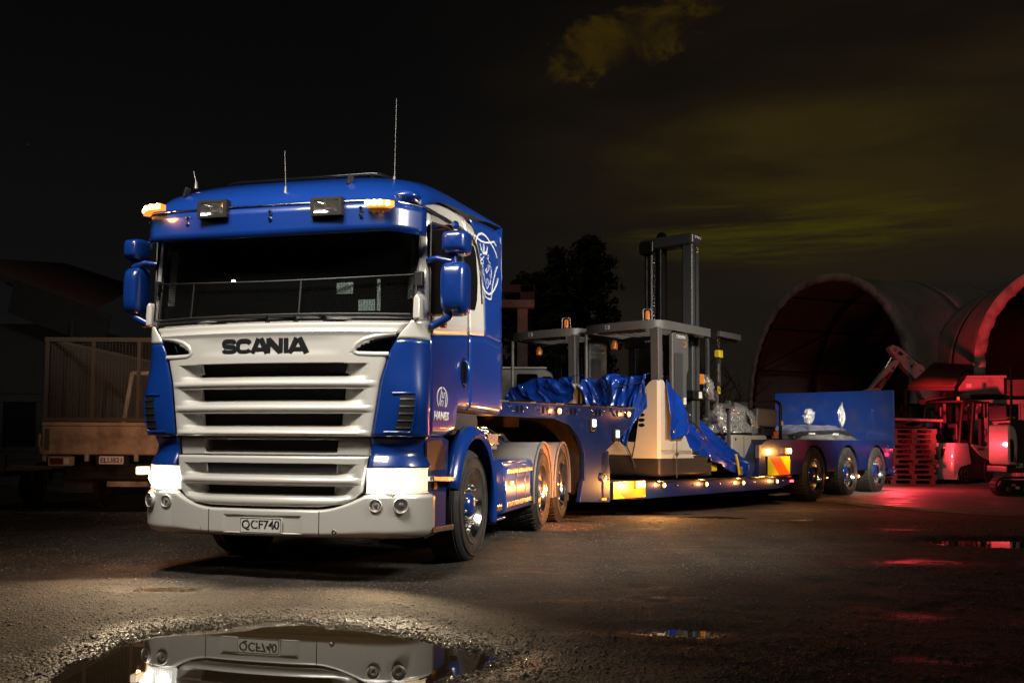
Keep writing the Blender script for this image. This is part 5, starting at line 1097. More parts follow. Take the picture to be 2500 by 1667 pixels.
def wrapped(name, label, base, pts, r, seed, cat='plastic wrap', group='clear plastic wrapped handles', flat=.6):
    t = thing(name, label, cat, LF.w(*base), -LF.a, group, k=LK); mk = local_builder(t, base, LF); b = MB(); k = len(pts)
    def f(a, v):
        i = v*(k-1); p = Vector(pts[int(i)]).lerp(Vector(pts[min(k-1, int(i)+1)]), i-int(i)); rr = r*lin(v, [i_/(k-1) for i_ in range(k)], [q[3] if len(q) > 3 else 1 for q in pts3]); c = crumple(a*.5, v*2, 3.5, seed, .5)
        return (p.x+flat*rr*math.cos(a)*(1+c), p.y+rr*math.sin(a)*(1+c), p.z+.04*c)
    pts3 = pts; pts = [q[:3] for q in pts]; b.grid(f, arange(0,6.283,27), arange(0,1,26)); mk(b, 'film', 'wrap', smooth=80, recalc=False); c = MB(); c.tube([p for p in pts], r*.30, 8); mk(c, 'wrapped_handle', 'strap', smooth=60); return t
wrapped('wrapped_handle', 'crumpled plastic around a control handle, hanging beside the tall mast', (-.3,-3.5,1.7), [(-.3,-3.66,2.18,.5),(-.3,-3.58,2.05,1),(-.3,-3.55,1.9,.9),(-.3,-3.48,1.78,.7),(-.3,-3.30,1.80,.3)], .13, 500)
wrapped('wrapped_handle', 'thin strip of plastic dangling from the handrail of the pallet truck', (-.3,-3.1,1.3), [(-.3,-3.2,1.72,.5),(-.3,-3.26,1.58,1),(-.3,-3.20,1.45,.8),(-.3,-3.14,1.32,.5),(-.3,-3.10,1.24,.3)], .11, 520)
wrapped('wrapped_handle', 'round plastic wrapped mirror before the blue ramp', (-.8,1.65,1.45), [(-.8,1.65,1.46,.25),(-.8,1.65,1.52,.7),(-.8,1.65,1.62,1.0),(-.8,1.65,1.72,1.0),(-.8,1.67,1.80,.5)], .15, 540)
wrapped('wrapped_handle', 'tall thin plastic wrapped lever before the blue ramp', (-.8,3.48,1.45), [(-.8,3.48,1.47,.5),(-.8,3.48,1.6,.9),(-.8,3.48,1.75,1.0),(-.8,3.49,1.88,.6),(-.8,3.5,2.0,.1)], .11, 560)
def pallet_truck():
    base = (-.9,-2.2,.55); t = thing('stand_on_truck', 'beige stand-on truck with grey backrest, its controls wrapped in clear plastic', 'forklift', LF.w(*base), -LF.a, k=LK); mk = local_builder(t, base, LF)
    b = MB(); b.box(-1.5,-.32,-2.70,-1.36,.60,1.235); bd = mk(b, 'body', 'beige', bevel=.04)
    b = MB(); b.box(-.3205,-.316,-2.28,-2.27,.7,1.2); mk(b, 'panel_seam', 'strap', bd)
    b = MB(); b.lathe([(0,.025),(.01,.02),(.012,0)], (-.32,-2.58,1.15), 0, 10); mk(b, 'key_switch', 'strap', bd)
    b = MB(); b.box(-1.52,-.31,-2.72,-1.30,1.238,1.262); mk(b, 'top_trim', 'strap', bevel=.008)
    b = MB(); b.box(-1.5,-.5,-1.28,-.75,1.15,1.22); b.box(-1.5,-.45,-1.25,-.70,1.22,1.36); mk(b, 'rear_deck', 'skirt', bevel=.02)
    b = MB(); b.prism([(-1.55,1.38),(-1.50,1.72),(-.72,1.72),(-.66,1.66),(-.70,1.36)], 0, -.62,-.42); br = mk(b, 'backrest', 'guard_grey', bevel=.05)
    b = MB(); b.tube([(-.4,-1.7,1.79),(-.4,-.80,1.86),(-.4,-.66,1.83),(-.4,-.61,1.76),(-.4,-.62,1.15)], .03, 10); mk(b, 'backrest_rail', 'mast_black', smooth=60)
    b = MB(); b.box(-.37,-.36,-.65,-.57,1.42,1.50); mk(b, 'label', 'sticker')
    b = MB(); b.box(-.37,-.35,-.98,-.82,1.18,1.30); mk(b, 'reflector', 'amber_off')
    b = MB(); b.box(-.38,-.28,-3.22,-2.82,1.66,1.74); b.box(-.38,-.30,-2.83,-2.76,1.60,1.80); b.box(-.37,-.31,-2.81,-2.77,.9,1.62); b.box(-.38,-.30,-3.27,-3.20,1.6,1.95); mk(b, 'handrail', 'guard_grey', bevel=.008)
pallet_truck()
def film_hood(u, v):
    a = u*6.283; r = lin(v, [0,.12,.35,.7,1], [.06,.55,.75,.92,1.0]); cx = lin(v, [0,.3,1], [-1.78,-1.95,-2.05]); z = lin(v, [0,.15,.5,.85,1], [1.76,1.68,1.50,1.32,1.25]); k = crumple(u*2.6, v*1.2, 4.5, 610, .16)
    return (-.78+.50*r*math.cos(a)*(1+.7*k), cx+.76*r*math.sin(a)*(1+.5*k)+.03*v, z+.5*k*(1-.6*v))
sheet('plastic_hood', 'shiny clear plastic hood bunched over the controls of the stand-on truck', (-.8,-2.0,1.26), film_hood, arange(0,1,80), arange(0,1,34), 'wrap', 'plastic wrap')
def rear_machine():
    base = (-1.3,2.4,1.155); t = thing('lying_machine', 'low dark machine under clear film, lying in front of the raised ramp', 'forklift', LF.w(*base), -LF.a, k=LK); mk = local_builder(t, base, LF)
    b = MB(); b.prism([(.75,1.165),(.80,1.26),(1.2,1.33),(3.2,1.39),(3.9,1.36),(4.15,1.165)], 0, -1.9,-.72); bd = mk(b, 'body', 'mast_black', bevel=.04)
    for y, s_ in ((1.6,'crown.com'),(2.9,'crown.com')):
        o = put_text(s_, (-.715,y,1.27), (0,1,0), (0,0,1), .34,.035, 'sticker', bd, extrude=.001); o.data.transform(Matrix.Translation(-Vector(base)))
    for y, h in ((1.65,1.62),(3.48,1.62)): b = MB(); b.tube([(-.8,y,1.3),(-.8,y,h)], .018, 8); mk(b, 'stalk', 'strap', smooth=60)
rear_machine()
def film_low(u, v):
    Y = .62+3.72*u; top = lin(u, [0,.15,.5,.75,.9,1], [1.17,1.42,1.47,1.47,1.42,1.17]); k = crumple(u*3.5+v*.3, v*1.5-u, 4.6, 640, .028); X = -1.9+1.28*v
    return (X+(.06 if v > .8 else 0), Y, max(1.16, (top if .1 < v < .82 else top-(.16 if v > .82 else .1)*min(1, abs(v-.5)*2))-(max(0, v-.82)/.18)*(top-1.17)*.8+k))
sheet('plastic_film', 'thin clear film stretched over the low machine by the ramp', (-1.3,2.4,1.2), film_low, arange(0,1,90), arange(0,1,24), 'thin_film', 'plastic wrap')
# lashing gear on the deck edge
def chains():
    t = thing('lashing_chain', 'heap of rusty lashing chain on the deck edge near a yellow lever', 'chain', LF.w(-.3,-2.9,.545), -LF.a, 'lashing gear on the deck', k=LK)
    ms = MT['steel']; r = random.Random(5); me = None
    pts = [(-.05-.30*r.random(), -1.3+2.6*r.random(), .012+.09*r.random()**2) for _ in range(46)]
    for p in pts:
        if me is None: b = MB(); b.tube([(.018*math.cos(q), .032*math.sin(q), 0) for q in arange(0,6.283,9)], .008, 5, cap=False); o = b.build('chain_link', ms, t, smooth=60); me = o.data
        else: o = bpy.data.objects.new('chain_link', me); COL.objects.link(o); o.parent = t
        o.location = p; o.rotation_euler = (r.random()*3, r.random()*3, r.random()*3)
    t2 = thing('load_binder', 'yellow handled load binder standing at the foot of the sloping cover', 'load binder', LF.w(-.12,-2.85,.56), -LF.a, 'lashing gear on the deck', k=LK); b = MB(); b.tube([(0,0,0),(0,-.05,.18),(0,-.12,.34)], .022, 8); b.build('handle', 'yellow', t2, smooth=60); b = MB(); b.box(-.02,.02,-.02,.10,-.01,.14); b.build('ratchet', 'steel', t2, bevel=.01)
    t3 = thing('battery_lamp_box', 'orange lit box low behind the beige pillar', 'lamp box', LF.w(-.32,-4.15,.62), -LF.a, k=LK); b = MB(); b.box(-.2,.15,-.40,.45,-.05,.16); b.build('box', 'skirt', t3, bevel=.02); b = MB(); b.box(-.10,.02,-.36,.30,.17,.34); b.build('reflective_panel', 'orange_bar', t3, bevel=.02); 
    b = MB(); b.prism([(.55,.02),(.55,.14),(.62,.22),(.72,.14),(.72,.02)], 0, .05,.10); b.build('lug', 'yellow', t3)
    lamp('deck_lamp', (.05,.05,.38), (1,.50,.12), 2.5, .03, t3)
chains()

# ------------------------------------------------------------------ yard behind: shelters, containers, machines, pallets
CZ = GZ+.06
MT['fabric'] = mat('grey_shelter_fabric', (.27,.262,.245), .75, var=.22, vscale=.7, bump=.35, bscale=2.2, dirt=(.16,.14,.12), dirt_amt=.5, dirt_scale=.5)
MT['fabric_edge'] = mat('pale_fabric_hem', (.40,.37,.33), .8, var=.2, vscale=1.5, dirt=(.10,.07,.05), dirt_amt=.8, dirt_scale=1.3, bump=.3, bscale=5)
MT['frame_dark'] = mat('dark_steel_tube', (.03,.028,.026), .5, .4)
MT['container'] = mat('container_grey_paint', (.30,.285,.26), .5, var=.15, vscale=1.2, dirt=(.09,.045,.025), dirt_amt=.7, dirt_scale=1.6)
MT['container_dark'] = mat('container_dark_paint', (.10,.085,.075), .55, var=.2, vscale=1.2, dirt=(.05,.03,.02), dirt_amt=.7)
MT['rust_sheet'] = mat('rusty_roof_sheet', (.16,.085,.055), .65, var=.3, vscale=3, dirt=(.05,.025,.018), dirt_amt=.7)
MT['mach_white'] = mat('machine_white_paint', (.62,.58,.54), .36, coat=.4, var=.05, dirt=(.2,.14,.1), dirt_amt=.25)
MT['mach_black'] = mat('machine_dark_paint', (.018,.017,.016), .45, var=.2)
MT['red_panel'] = mat('red_boom_panel', (.32,.012,.014), .4)
MT['pallet_wood'] = mat('pallet_timber', (.10,.072,.048), .8, var=.3, vscale=8, bump=.3, bscale=40)
MT['old_cream'] = mat('stained_cream_paint', (.34,.27,.19), .55, var=.12, vscale=3, dirt=(.07,.045,.03), dirt_amt=.75, dirt_scale=2.4)
MT['wire'] = mat('galvanised_wire', (.11,.095,.075), .5, .5)
MT['ply'] = mat('weathered_ply', (.035,.024,.015), .8, var=.3, vscale=3, stretch=(6,6,1), dirt=(.04,.025,.02), dirt_amt=.6)
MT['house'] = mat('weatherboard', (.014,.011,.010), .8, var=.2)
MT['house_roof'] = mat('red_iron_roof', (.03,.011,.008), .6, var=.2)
MT['bark'] = mat('bark', (.05,.038,.028), .9, bump=.5, bscale=20)
MT['leaf'] = mat('dark_foliage', (.028,.035,.018), .6, var=.5, vscale=.6)

def shelter(name, label, fr, W, rise, z0, length, bays, expo, ribs_in=True, half=False):
    t = thing(name, label, 'fabric shelter', fr.w(0,0,z0), -fr.a, 'arched fabric shelters'); mk = lambda mb, n, m, p=None, **k: mb.build(n, m, p or t, **k)
    def pf(a, ins=0.0):
        c, s_ = math.cos(a), math.sin(a); return ((W/2-ins)*math.copysign(abs(c)**expo[0], c), (rise-ins)*abs(s_)**expo[1])
    A = arange(0, math.pi, 41)
    for k in range(bays):
        y0, y1 = length*k/bays, length*(k+1)/bays
        b = MB(); b.grid(lambda a, v: (lambda p, sag: (p[0]*(1-sag), y0+(y1-y0)*v, p[1]*(1-sag)+.015*math.sin(a*40+v*7)*math.sin(v*3.14)))(pf(a), .012*math.sin(v*math.pi)), A, arange(0,1,9)); mk(b, 'fabric_bay', 'fabric', smooth=60, solid=.01)
    for k in range(bays+1):
        y = length*k/bays + (.18 if k == 0 else 0); b = MB(); b.tube([(pf(a,.10)[0], y, pf(a,.10)[1]) for a in A], .05, 8); rb = mk(b, 'arch_rib', 'frame_dark', smooth=60)
    for a in (.35,.75,1.15,1.57,1.99,2.39,2.79):
        b = MB(); p = pf(a,.14); b.tube([(p[0],.1,p[1]),(p[0],length-.1,p[1])], .035, 6); mk(b, 'purlin', 'frame_dark', smooth=60)
    for k in range(0, bays):
        for a0, a1 in ((2.79,2.39),(.35,.75)):
            p, q = pf(a0,.12), pf(a1,.12); b = MB(); b.tube([(p[0],length*k/bays+.2,p[1]),(q[0],length*(k+1)/bays,q[1])], .022, 6); mk(b, 'brace', 'frame_dark')
    b = MB(); b.grid(lambda a, v: (lambda o, i: (o[0]+(i[0]-o[0])*v, -.03-.02*math.sin(a*60)*v, o[1]+(i[1]-o[1])*v))(pf(a,-.05), pf(a,.30+.02*math.sin(a*37)+.015*math.sin(a*91))), arange(0,math.pi,121), [0,.5,1]); mk(b, 'fabric_hem', 'fabric_edge', smooth=60, solid=.02)
    return t
A1 = Frame((13.2, 38.9, 0), 67); S1 = shelter('arched_shelter', 'large grey arched fabric shelter behind the raised ramp', A1, 10.0, 5.75, 2.45, 15.0, 4, (.92,.95))
A2 = Frame((15.3+4.4, 29.6, 0), 10); S2 = shelter('arched_shelter', 'arched fabric shelter lit red inside, on the containers behind the forklift', A2, 8.8, 4.1, 3.30, 11.0, 4, (.95,.80))

def container(fr, label, L, Wd, H, m, text=None):
    t = thing('shipping_container', label, 'container', fr.w(0,0,CZ), -fr.a, 'shipping containers under the shelters'); mk = lambda mb, n, mm=m, p=None, **k: mb.build(n, mm, p or t, **k)
    for x in (.06, Wd-.06):
        for y in (.06, L-.06): b = MB(); b.box(x-.06,x+.06,y-.06,y+.06,0,H); mk(b, 'corner_post', bevel=.01)
    for z in (.06, H-.07):
        for x in (.05, Wd-.05): b = MB(); b.box(x-.05,x+.05,.12,L-.12,z-.06,z+.06); mk(b, 'side_rail')
        for y in (.05, L-.05): b = MB(); b.box(.12,Wd-.12,y-.05,y+.05,z-.06,z+.06); mk(b, 'end_rail')
    for x in (.06,Wd-.06):
        for z in (.06,H-.06): b = MB(); b.box(x-.075,x+.075,-.012,.10,z-.065,z+.065); c = mk(b, 'corner_casting'); h = MB(); h.prism(rrect(x-.03,x+.03,z-.045,z+.045,.02), 1, -.016,-.011); mk(h, 'casting_hole', 'gloss_black', c)
    def corr(n, w):
        P = []; 
        for k in range(n): P += [(k*w, 0),(k*w+w*.30,0),(k*w+w*.45,.036),(k*w+w*.85,.036)]
        return P+[(n*w,0)]
    n = int((L-.24)/.28); P = corr(n, (L-.24)/n)
    for x, sg in ((.03,1),(Wd-.03,-1)):
        b = MB(); b.grid(lambda i, z: (x+sg*P[int(i)][1], .12+P[int(i)][0], z), range(len(P)), [.12,H-.13]); mk(b, 'side_wall')
    n = int((Wd-.24)/.28); Q = corr(n, (Wd-.24)/n)
    for y, sg in ((.03,1),(L-.03,-1)):
        b = MB(); b.grid(lambda i, z: (.12+Q[int(i)][0], y+sg*Q[int(i)][1], z), range(len(Q)), [.12,H-.13]); mk(b, 'end_wall')
    b = MB(); b.box(.08,Wd-.08,.08,L-.08,H-.03,H-.005); mk(b, 'roof')
    return t, mk
CF = Frame((14.72, 29.4, 0), 8.4)
ct, mk = container(CF, 'red lit shipping container directly behind the counterbalance forklift', 6.06, 2.44, 2.59, 'container')
for s_, y, z, w in (('S022', .75, 1.72, .9), ('10', .62, 1.42, .45)): put_text(s_, (.012, y, z), (0,-1,0), (0,0,1), w, .20, 'decal', ct, extrude=.004)
for y in (1.8,2.4): b = MB(); b.tube([(-.03,y,.2),(-.03,y,2.4)], .022, 6); mk(b, 'lock_bar', 'steel', smooth=60)
lb = MB(); lb.box(-.02,-.012,.10,.36,2.30,2.56); mk(lb, 'label', 'sticker')
C2 = Frame((17.4, 29.2, 0), 8.4); container(C2, 'second shipping container, right of the red lit one', 6.06, 2.44, 2.59, 'container_dark')
C3 = Frame((14.1, 36.6, 0), 67+90); container(C3, 'dark shipping container under the near foot of the large shelter', 12.0, 2.44, 2.44, 'container_dark') if False else None
def sill(name, label, fr, x0, x1, y0, y1, z0, z1, m, cat):
    t = thing(name, label, cat, fr.w(0,0,0), -fr.a); b = MB(); b.box(x0,x1,y0,y1,z0,z1); b.build('panel', m, t, bevel=.02)
    for k in range(int((x1-x0)/.6)+1): b = MB(); x = x0+.6*k; b.box(x-.03,x+.03,y0-.03,y0-.002,z0,z1); b.build('rib', m, t)
    return t
# shelter footing container line for the large shelter
t = thing('footing_container', 'dark container the large shelter stands on, behind the ramp', 'container', A1.w(0,0,CZ), -A1.a)
for x in (-6.1,3.9): b = MB(); b.box(x,x+2.2,0,15,0,2.5); b.build('container_body', 'container_dark', t, bevel=.03)
# steel bin standing on the container, under the red shelter's foot
t = thing('steel_bin', 'red lit steel bin on top of the container, below the shelter foot', 'bin', CF.w(0,0,CZ+2.60), -CF.a)
b = MB(); b.prism([(-.42,.12),(-.42,.66),(.95,.70),(.95,.14)], 1, -.2, 1.6); b.build('tub', 'container', t, bevel=.03)
b = MB(); b.box(-.48,1.0,-.26,1.64,.66,.74); b.build('rim', 'container', t, bevel=.015)
b = MB(); b.box(.98,3.2,.0,1.4,.10,.62); b.build('side_tray', 'container_dark', t, bevel=.02)
b = MB(); b.box(-.3,.9,.0,1.4,.0,.12); b.build('skid', 'mach_black', t)
b = MB(); b.box(-.20,-.04,-.206,-.2,.36,.48); b.build('label', 'decal', t)
# corrugated canopy on posts
def canopy():
    P = at_depth(2300, 920, 28.2); t = thing('iron_canopy', 'rusty corrugated iron canopy jutting out left of the container', 'canopy', (P.x, P.y, CZ), 0)
    q = [at_depth(x, y, d)-Vector((P.x,P.y,CZ)) for x, y, d in ((2216,944,27.4),(2330,944,27.0),(2362,890,30.5),(2280,886,31.0))]
    for k in range(9):
        a0 = q[0].lerp(q[1], k/9); a1 = q[0].lerp(q[1], (k+1.02)/9); b0 = q[3].lerp(q[2], k/9); b1 = q[3].lerp(q[2], (k+1.02)/9)
        b = MB(); b.grid(lambda u, v: (lambda e: e+Vector((0,0,.035*math.sin(u*6.283*2))))(a0.lerp(a1,u).lerp(b0.lerp(b1,u), v)), arange(0,1,9), arange(0,1,3)); b.build('iron_sheet', 'rust_sheet', t, smooth=60, solid=.01)
    b = MB(); b.obox(q[0]-Vector((0,0,.06)), q[1]-Vector((0,0,.06)), .06, .10); b.build('front_beam', 'frame_dark', t)
    b = MB(); a = at_depth(2248, 982, 28.0)-Vector((P.x,P.y,CZ)); c = at_depth(2366, 966, 28.8)-Vector((P.x,P.y,CZ)); b.obox(a, c, .12, .16); b.build('lower_beam', 'container', t, bevel=.01)
    for x, y0, y1, d in ((2305,976,1034,28.4),(2210,950,1040,27.6),(2200,985,1060,28.3)):
        b = MB(); a = at_depth(x, y0, d)-Vector((P.x,P.y,CZ)); b.obox(a, Vector((a.x,a.y,0)), .07, .07, (0,1,0)); b.build('post', 'container' if x > 2300 else 'frame_dark', t)
    b = MB(); a = at_depth(2362, 905, 28.9)-Vector((P.x,P.y,CZ)); c = at_depth(2305, 975, 28.6)-Vector((P.x,P.y,CZ)); b.obox(a, c, .08, .08); b.build('brace', 'frame_dark', t)
canopy()
b = MB(); a = at_depth(2181, 986, 33); c = at_depth(2252, 988, 33); t = thing('yard_fence', 'low dark iron fence between the ramp and the canopy', 'fence', (a.x, 33, CZ))
w = c.x-a.x
for k in range(6): b = MB(); b.box(w*k/6+.01, w*(k+1)/6-.01, -.02, .02, .1, a.z-CZ-.04); b.build('panel', 'container_dark', t)
b = MB(); b.box(-.1,w+.1,-.04,.04,a.z-CZ-.06,a.z-CZ+.02); b.build('top_rail', 'frame_dark', t)
for k in (0,.45,1): b = MB(); b.box(w*k-.04,w*k+.04,-.05,.05,0,a.z-CZ+.06); b.build('post', 'frame_dark', t)

# ---------------- counterbalance forklift
FK = Frame((at_z(2332,1182,CZ).x, at_z(2332,1182,CZ).y, 0), 50)
def counterbalance():
    t = thing('counterbalance_forklift', 'white counterbalance forklift glowing red, parked before the container', 'forklift', FK.w(0,0,CZ), -FK.a, k=1.12); mk = lambda mb, n, m, p=None, **k: mb.build(n, m, p or t, **k)
    W = 1.10
    # counterweight: lofted, cut away over the steer wheel
    b = MB()
    def cw(q, z):
        r = lin(z, [.12,.3,.6,.95,1.06], [.06,.0,.02,.05,.09]); c = .16; y1 = lin(z, [.12,.30,.45,.52,1.06], [.10,.16,.34,.95,.78]); 
        P = [(-W/2,r),(-c,r),(-.05,r+.04),(0,r+c),(0,y1),(-W/2,y1),(-W,y1),(-W,r+c),(-W+.05,r+.04),(-W+c,r)]; x, y = P[int(q)]; return (x, y, z)
    b.grid(cw, range(10), [.12,.2,.3,.38,.45,.52,.6,.75,.9,1.0,1.06], closed=True); b.add([cw(q,1.06) for q in range(10)], [tuple(range(10))]); c = mk(b, 'counterweight', 'mach_white', smooth=35)
    g = MB(); g.prism([(-.86,.92),(-.24,.92),(-.30,.72),(-.50,.60),(-.60,.60),(-.80,.72)], 1, -.005, .08); mk(g, 'rear_grille', 'mach_black', c)
    for x in (-.72,-.40): g = MB(); g.prism([(x-.07,.92),(x+.07,.92),(x+.03,.66),(x-.03,.66)], 1, -.02, .04); mk(g, 'grille_fin', 'mach_white', c, bevel=.02)
    g = MB(); g.box(-.80,-.56,-.012,.01,.30,.42); mk(g, 'tow_slot', 'mach_black', c, bevel=.02)
    b = MB(); b.prism([(.55,.10),(.60,.60),(.80,1.05),(.95,1.02),(1.5,.92),(2.3,.90),(2.3,.10)], 0, -W+.03, -.02); mk(b, 'chassis', 'mach_black', bevel=.03)
    b = MB(); b.prism([(.98,1.02),(1.02,1.03),(1.55,.99),(1.95,.94),(2.02,.90),(2.05,.60),(1.85,.64),(1.5,.74),(1.2,.88)], 0, -.02, .012); sp = mk(b, 'side_panel', 'mach_white', bevel=.012)
    o = put_text('CROWN', (.0135,1.50,.87), (0,1,0), (0,0,1), .40,.07, 'letter', sp, bold=.02)
    for x in (-.17,-W+.05):
        wb = MB(); wb.lathe([(0,0),(0,.10),(-.02,.13),(0,.15),(.01,.24),(-.03,.262),(-.15,.262),(-.18,.24),(-.18,0)] , (x+.16, .62, .262), 0, 28); w = mk(wb, 'wheel', 'rubber', smooth=35)
        for k in range(6): n = MB(); n.lathe([(.0,.012),(.02,.010),(.022,0)], (x+.16, .62+.10*math.cos(k*1.047), .262+.10*math.sin(k*1.047)), 0, 6); mk(n, 'wheel_nut', 'steel', w)
        wb = MB(); wb.lathe([(0,0),(0,.16),(.01,.30),(-.03,.33),(-.2,.33),(-.23,.30),(-.23,0)], (x+.16, 2.05, .33), 0, 28); mk(wb, 'wheel', 'rubber', smooth=35)
    for x in (-.06,-W+.06):
        b = MB(); b.tube([(x,.42,1.06),(x,.52,1.6),(x,.62,2.02),(x,.72,2.14),(x,.9,2.18)], .045, 8); mk(b, 'guard_rear_post', 'mach_black', smooth=60)
        b = MB(); b.obox((x,1.10,1.0),(x,1.32,2.16), .07,.14, (0,1,0)); mk(b, 'guard_front_post', 'mach_black', bevel=.02)
    b = MB(); b.box(-W+.02,-.02,.75,2.2,2.14,2.20); gd = mk(b, 'overhead_guard', 'mach_black', bevel=.02)
    b = MB(); b.box(-.12,-.02,1.9,2.05,1.75,2.14); mk(b, 'work_lamp_bracket', 'mach_black', bevel=.02)
    b = MB(); b.tube([(-.5,.35,1.06),(-.5,.36,2.0)], .05, 10); mk(b, 'exhaust_post', 'mach_black', smooth=60)
    b = MB(); b.box(-.75,-.30,.95,1.45,1.05,1.16); b.box(-.75,-.30,.88,.98,1.12,1.60); mk(b, 'seat', 'mach_black', bevel=.05)
    b = MB(); b.tube([(-.52,2.0,1.0),(-.52,1.75,1.32)], .03, 8); b.tube([(-.52+.17*math.cos(a),1.72+.06*math.sin(a),1.34+.15*math.sin(a)) for a in arange(0,6.283,21)], .015, 6, cap=False); mk(b, 'steering_wheel', 'mach_black', smooth=60)
    b = MB(); b.lathe([(-.07,.0),(-.06,.06),(0,.09),(.06,.06),(.07,0)], (-.25,1.62,1.75), 2, 12); b.tube([(-.12,1.62,2.1),(-.25,1.62,1.8)], .015, 6); mk(b, 'mirror', 'mach_black', smooth=60)
    for x in (-.75,-.35): b = MB(); b.box(x-.06,x+.06,2.35,2.5,.1,2.1); mk(b, 'mast_channel', 'mach_black', bevel=.01)
    b = MB(); b.lathe([(0,.035),(.07,.035),(.09,0)], (-.2,.72,2.2), 2, 10); mk(b, 'beacon', 'beacon_amber', smooth=60)
counterbalance()
def crate():
    P = at_z(2290,1178,CZ); t = thing('crate_frame', 'tall timber crate with clear sides, standing behind the forklift counterweight', 'crate', (P.x+.25, P.y+1.2, CZ), R(-12)); 
    for x in (0,.62,1.2): b = MB(); b.box(x-.04,x+.04,0,.06,0,1.62); b.build('upright', 'pallet_wood', t)
    for z in (.1,1.60): b = MB(); b.box(-.06,1.26,-.03,.0,z-.05,z+.05); b.build('rail', 'pallet_wood', t)
    b = MB(); b.box(-.1,1.3,-.05,.8,1.62,1.68); b.build('lid', 'pallet_wood', t)
    b = MB(); b.box(.0,1.2,.03,.04,.15,1.55); b.build('clear_side', 'film_sheet', t)
MT['film_sheet'] = film('clear_sheet', .02, .12, 0, .08)
crate()
# ---------------- pallets
def pallets():
    bx, by = at_z(2182,1183,CZ).x, at_z(2182,1183,CZ).y
    root = thing('pallet', 'timber pallet', 'pallet', (0,0,0), 0, 'stacked timber pallets beside the ramp'); me = {}
    def piece(n, x0, x1, y0, y1, z0, z1):
        k = (round(x1-x0,3), round(y1-y0,3), round(z1-z0,3))
        if k not in me: b = MB(); b.box(0,x1-x0,0,y1-y0,0,z1-z0); o = b.build(n, 'pallet_wood', root); me[k] = o.data
        else: o = bpy.data.objects.new(n, me[k]); COL.objects.link(o); o.parent = root
        o.location = (x0, y0, z0)
    for k in range(3): piece('bottom_board', 0, 1.2, .45*k, .45*k+.1, 0, .022)
    for k in range(3):
        for j in range(3): piece('block', .53*j, .53*j+.14, .45*k, .45*k+.1, .022, .10)
    for j in range(3): piece('stringer', .53*j, .53*j+.14, 0, 1.0, .10, .12)
    for k in range(6): piece('top_board', 0, 1.2, .176*k, .176*k+.12, .12, .142)
    r = random.Random(3); names = {0:'bottom pallet of the stack beside the ramp', 10:'topmost pallet of the stack beside the ramp'}
    for k in range(11):
        o = root if k == 0 else dup(root); o.location = (bx+.05+.05*r.uniform(-1,1)+.004*k, by+.25+.06*r.uniform(-1,1), CZ+.144*k); o.rotation_euler = (0,0,R(-9+r.uniform(-3,3)))
        o['label'] = names.get(k, 'timber pallet beside the ramp, %s from the ground in its stack' % ('','second','third','fourth','fifth','sixth','seventh','eighth','ninth','tenth','')[k])
    t = thing('scrap_pile', 'bent scrap sheets and a bar lying on top of the pallet stack', 'scrap', (bx+.1, by+.3, CZ+1.59)); 
    for k in range(4): b = MB(); b.grid(lambda u, v: (-.05+1.3*u, .05+.8*v, .02+.05*k+.05*math.sin(u*5+k)+.03*math.sin(v*6+2*k)), arange(0,1,9), arange(0,1,6)); b.build('scrap_sheet', 'container_dark', t, smooth=60, solid=.008).rotation_euler = (0, R(3-2*k), R(8*k))
    b = MB(); b.tube([(-.1,.0,.28),(1.5,.1,.24)], .04, 8); b.build('bar', 'container', t, smooth=60); b = MB(); b.box(-.22,-.05,-.03,.1,.22,.34); b.build('bar_end', 'sticker', t, bevel=.02)
pallets()
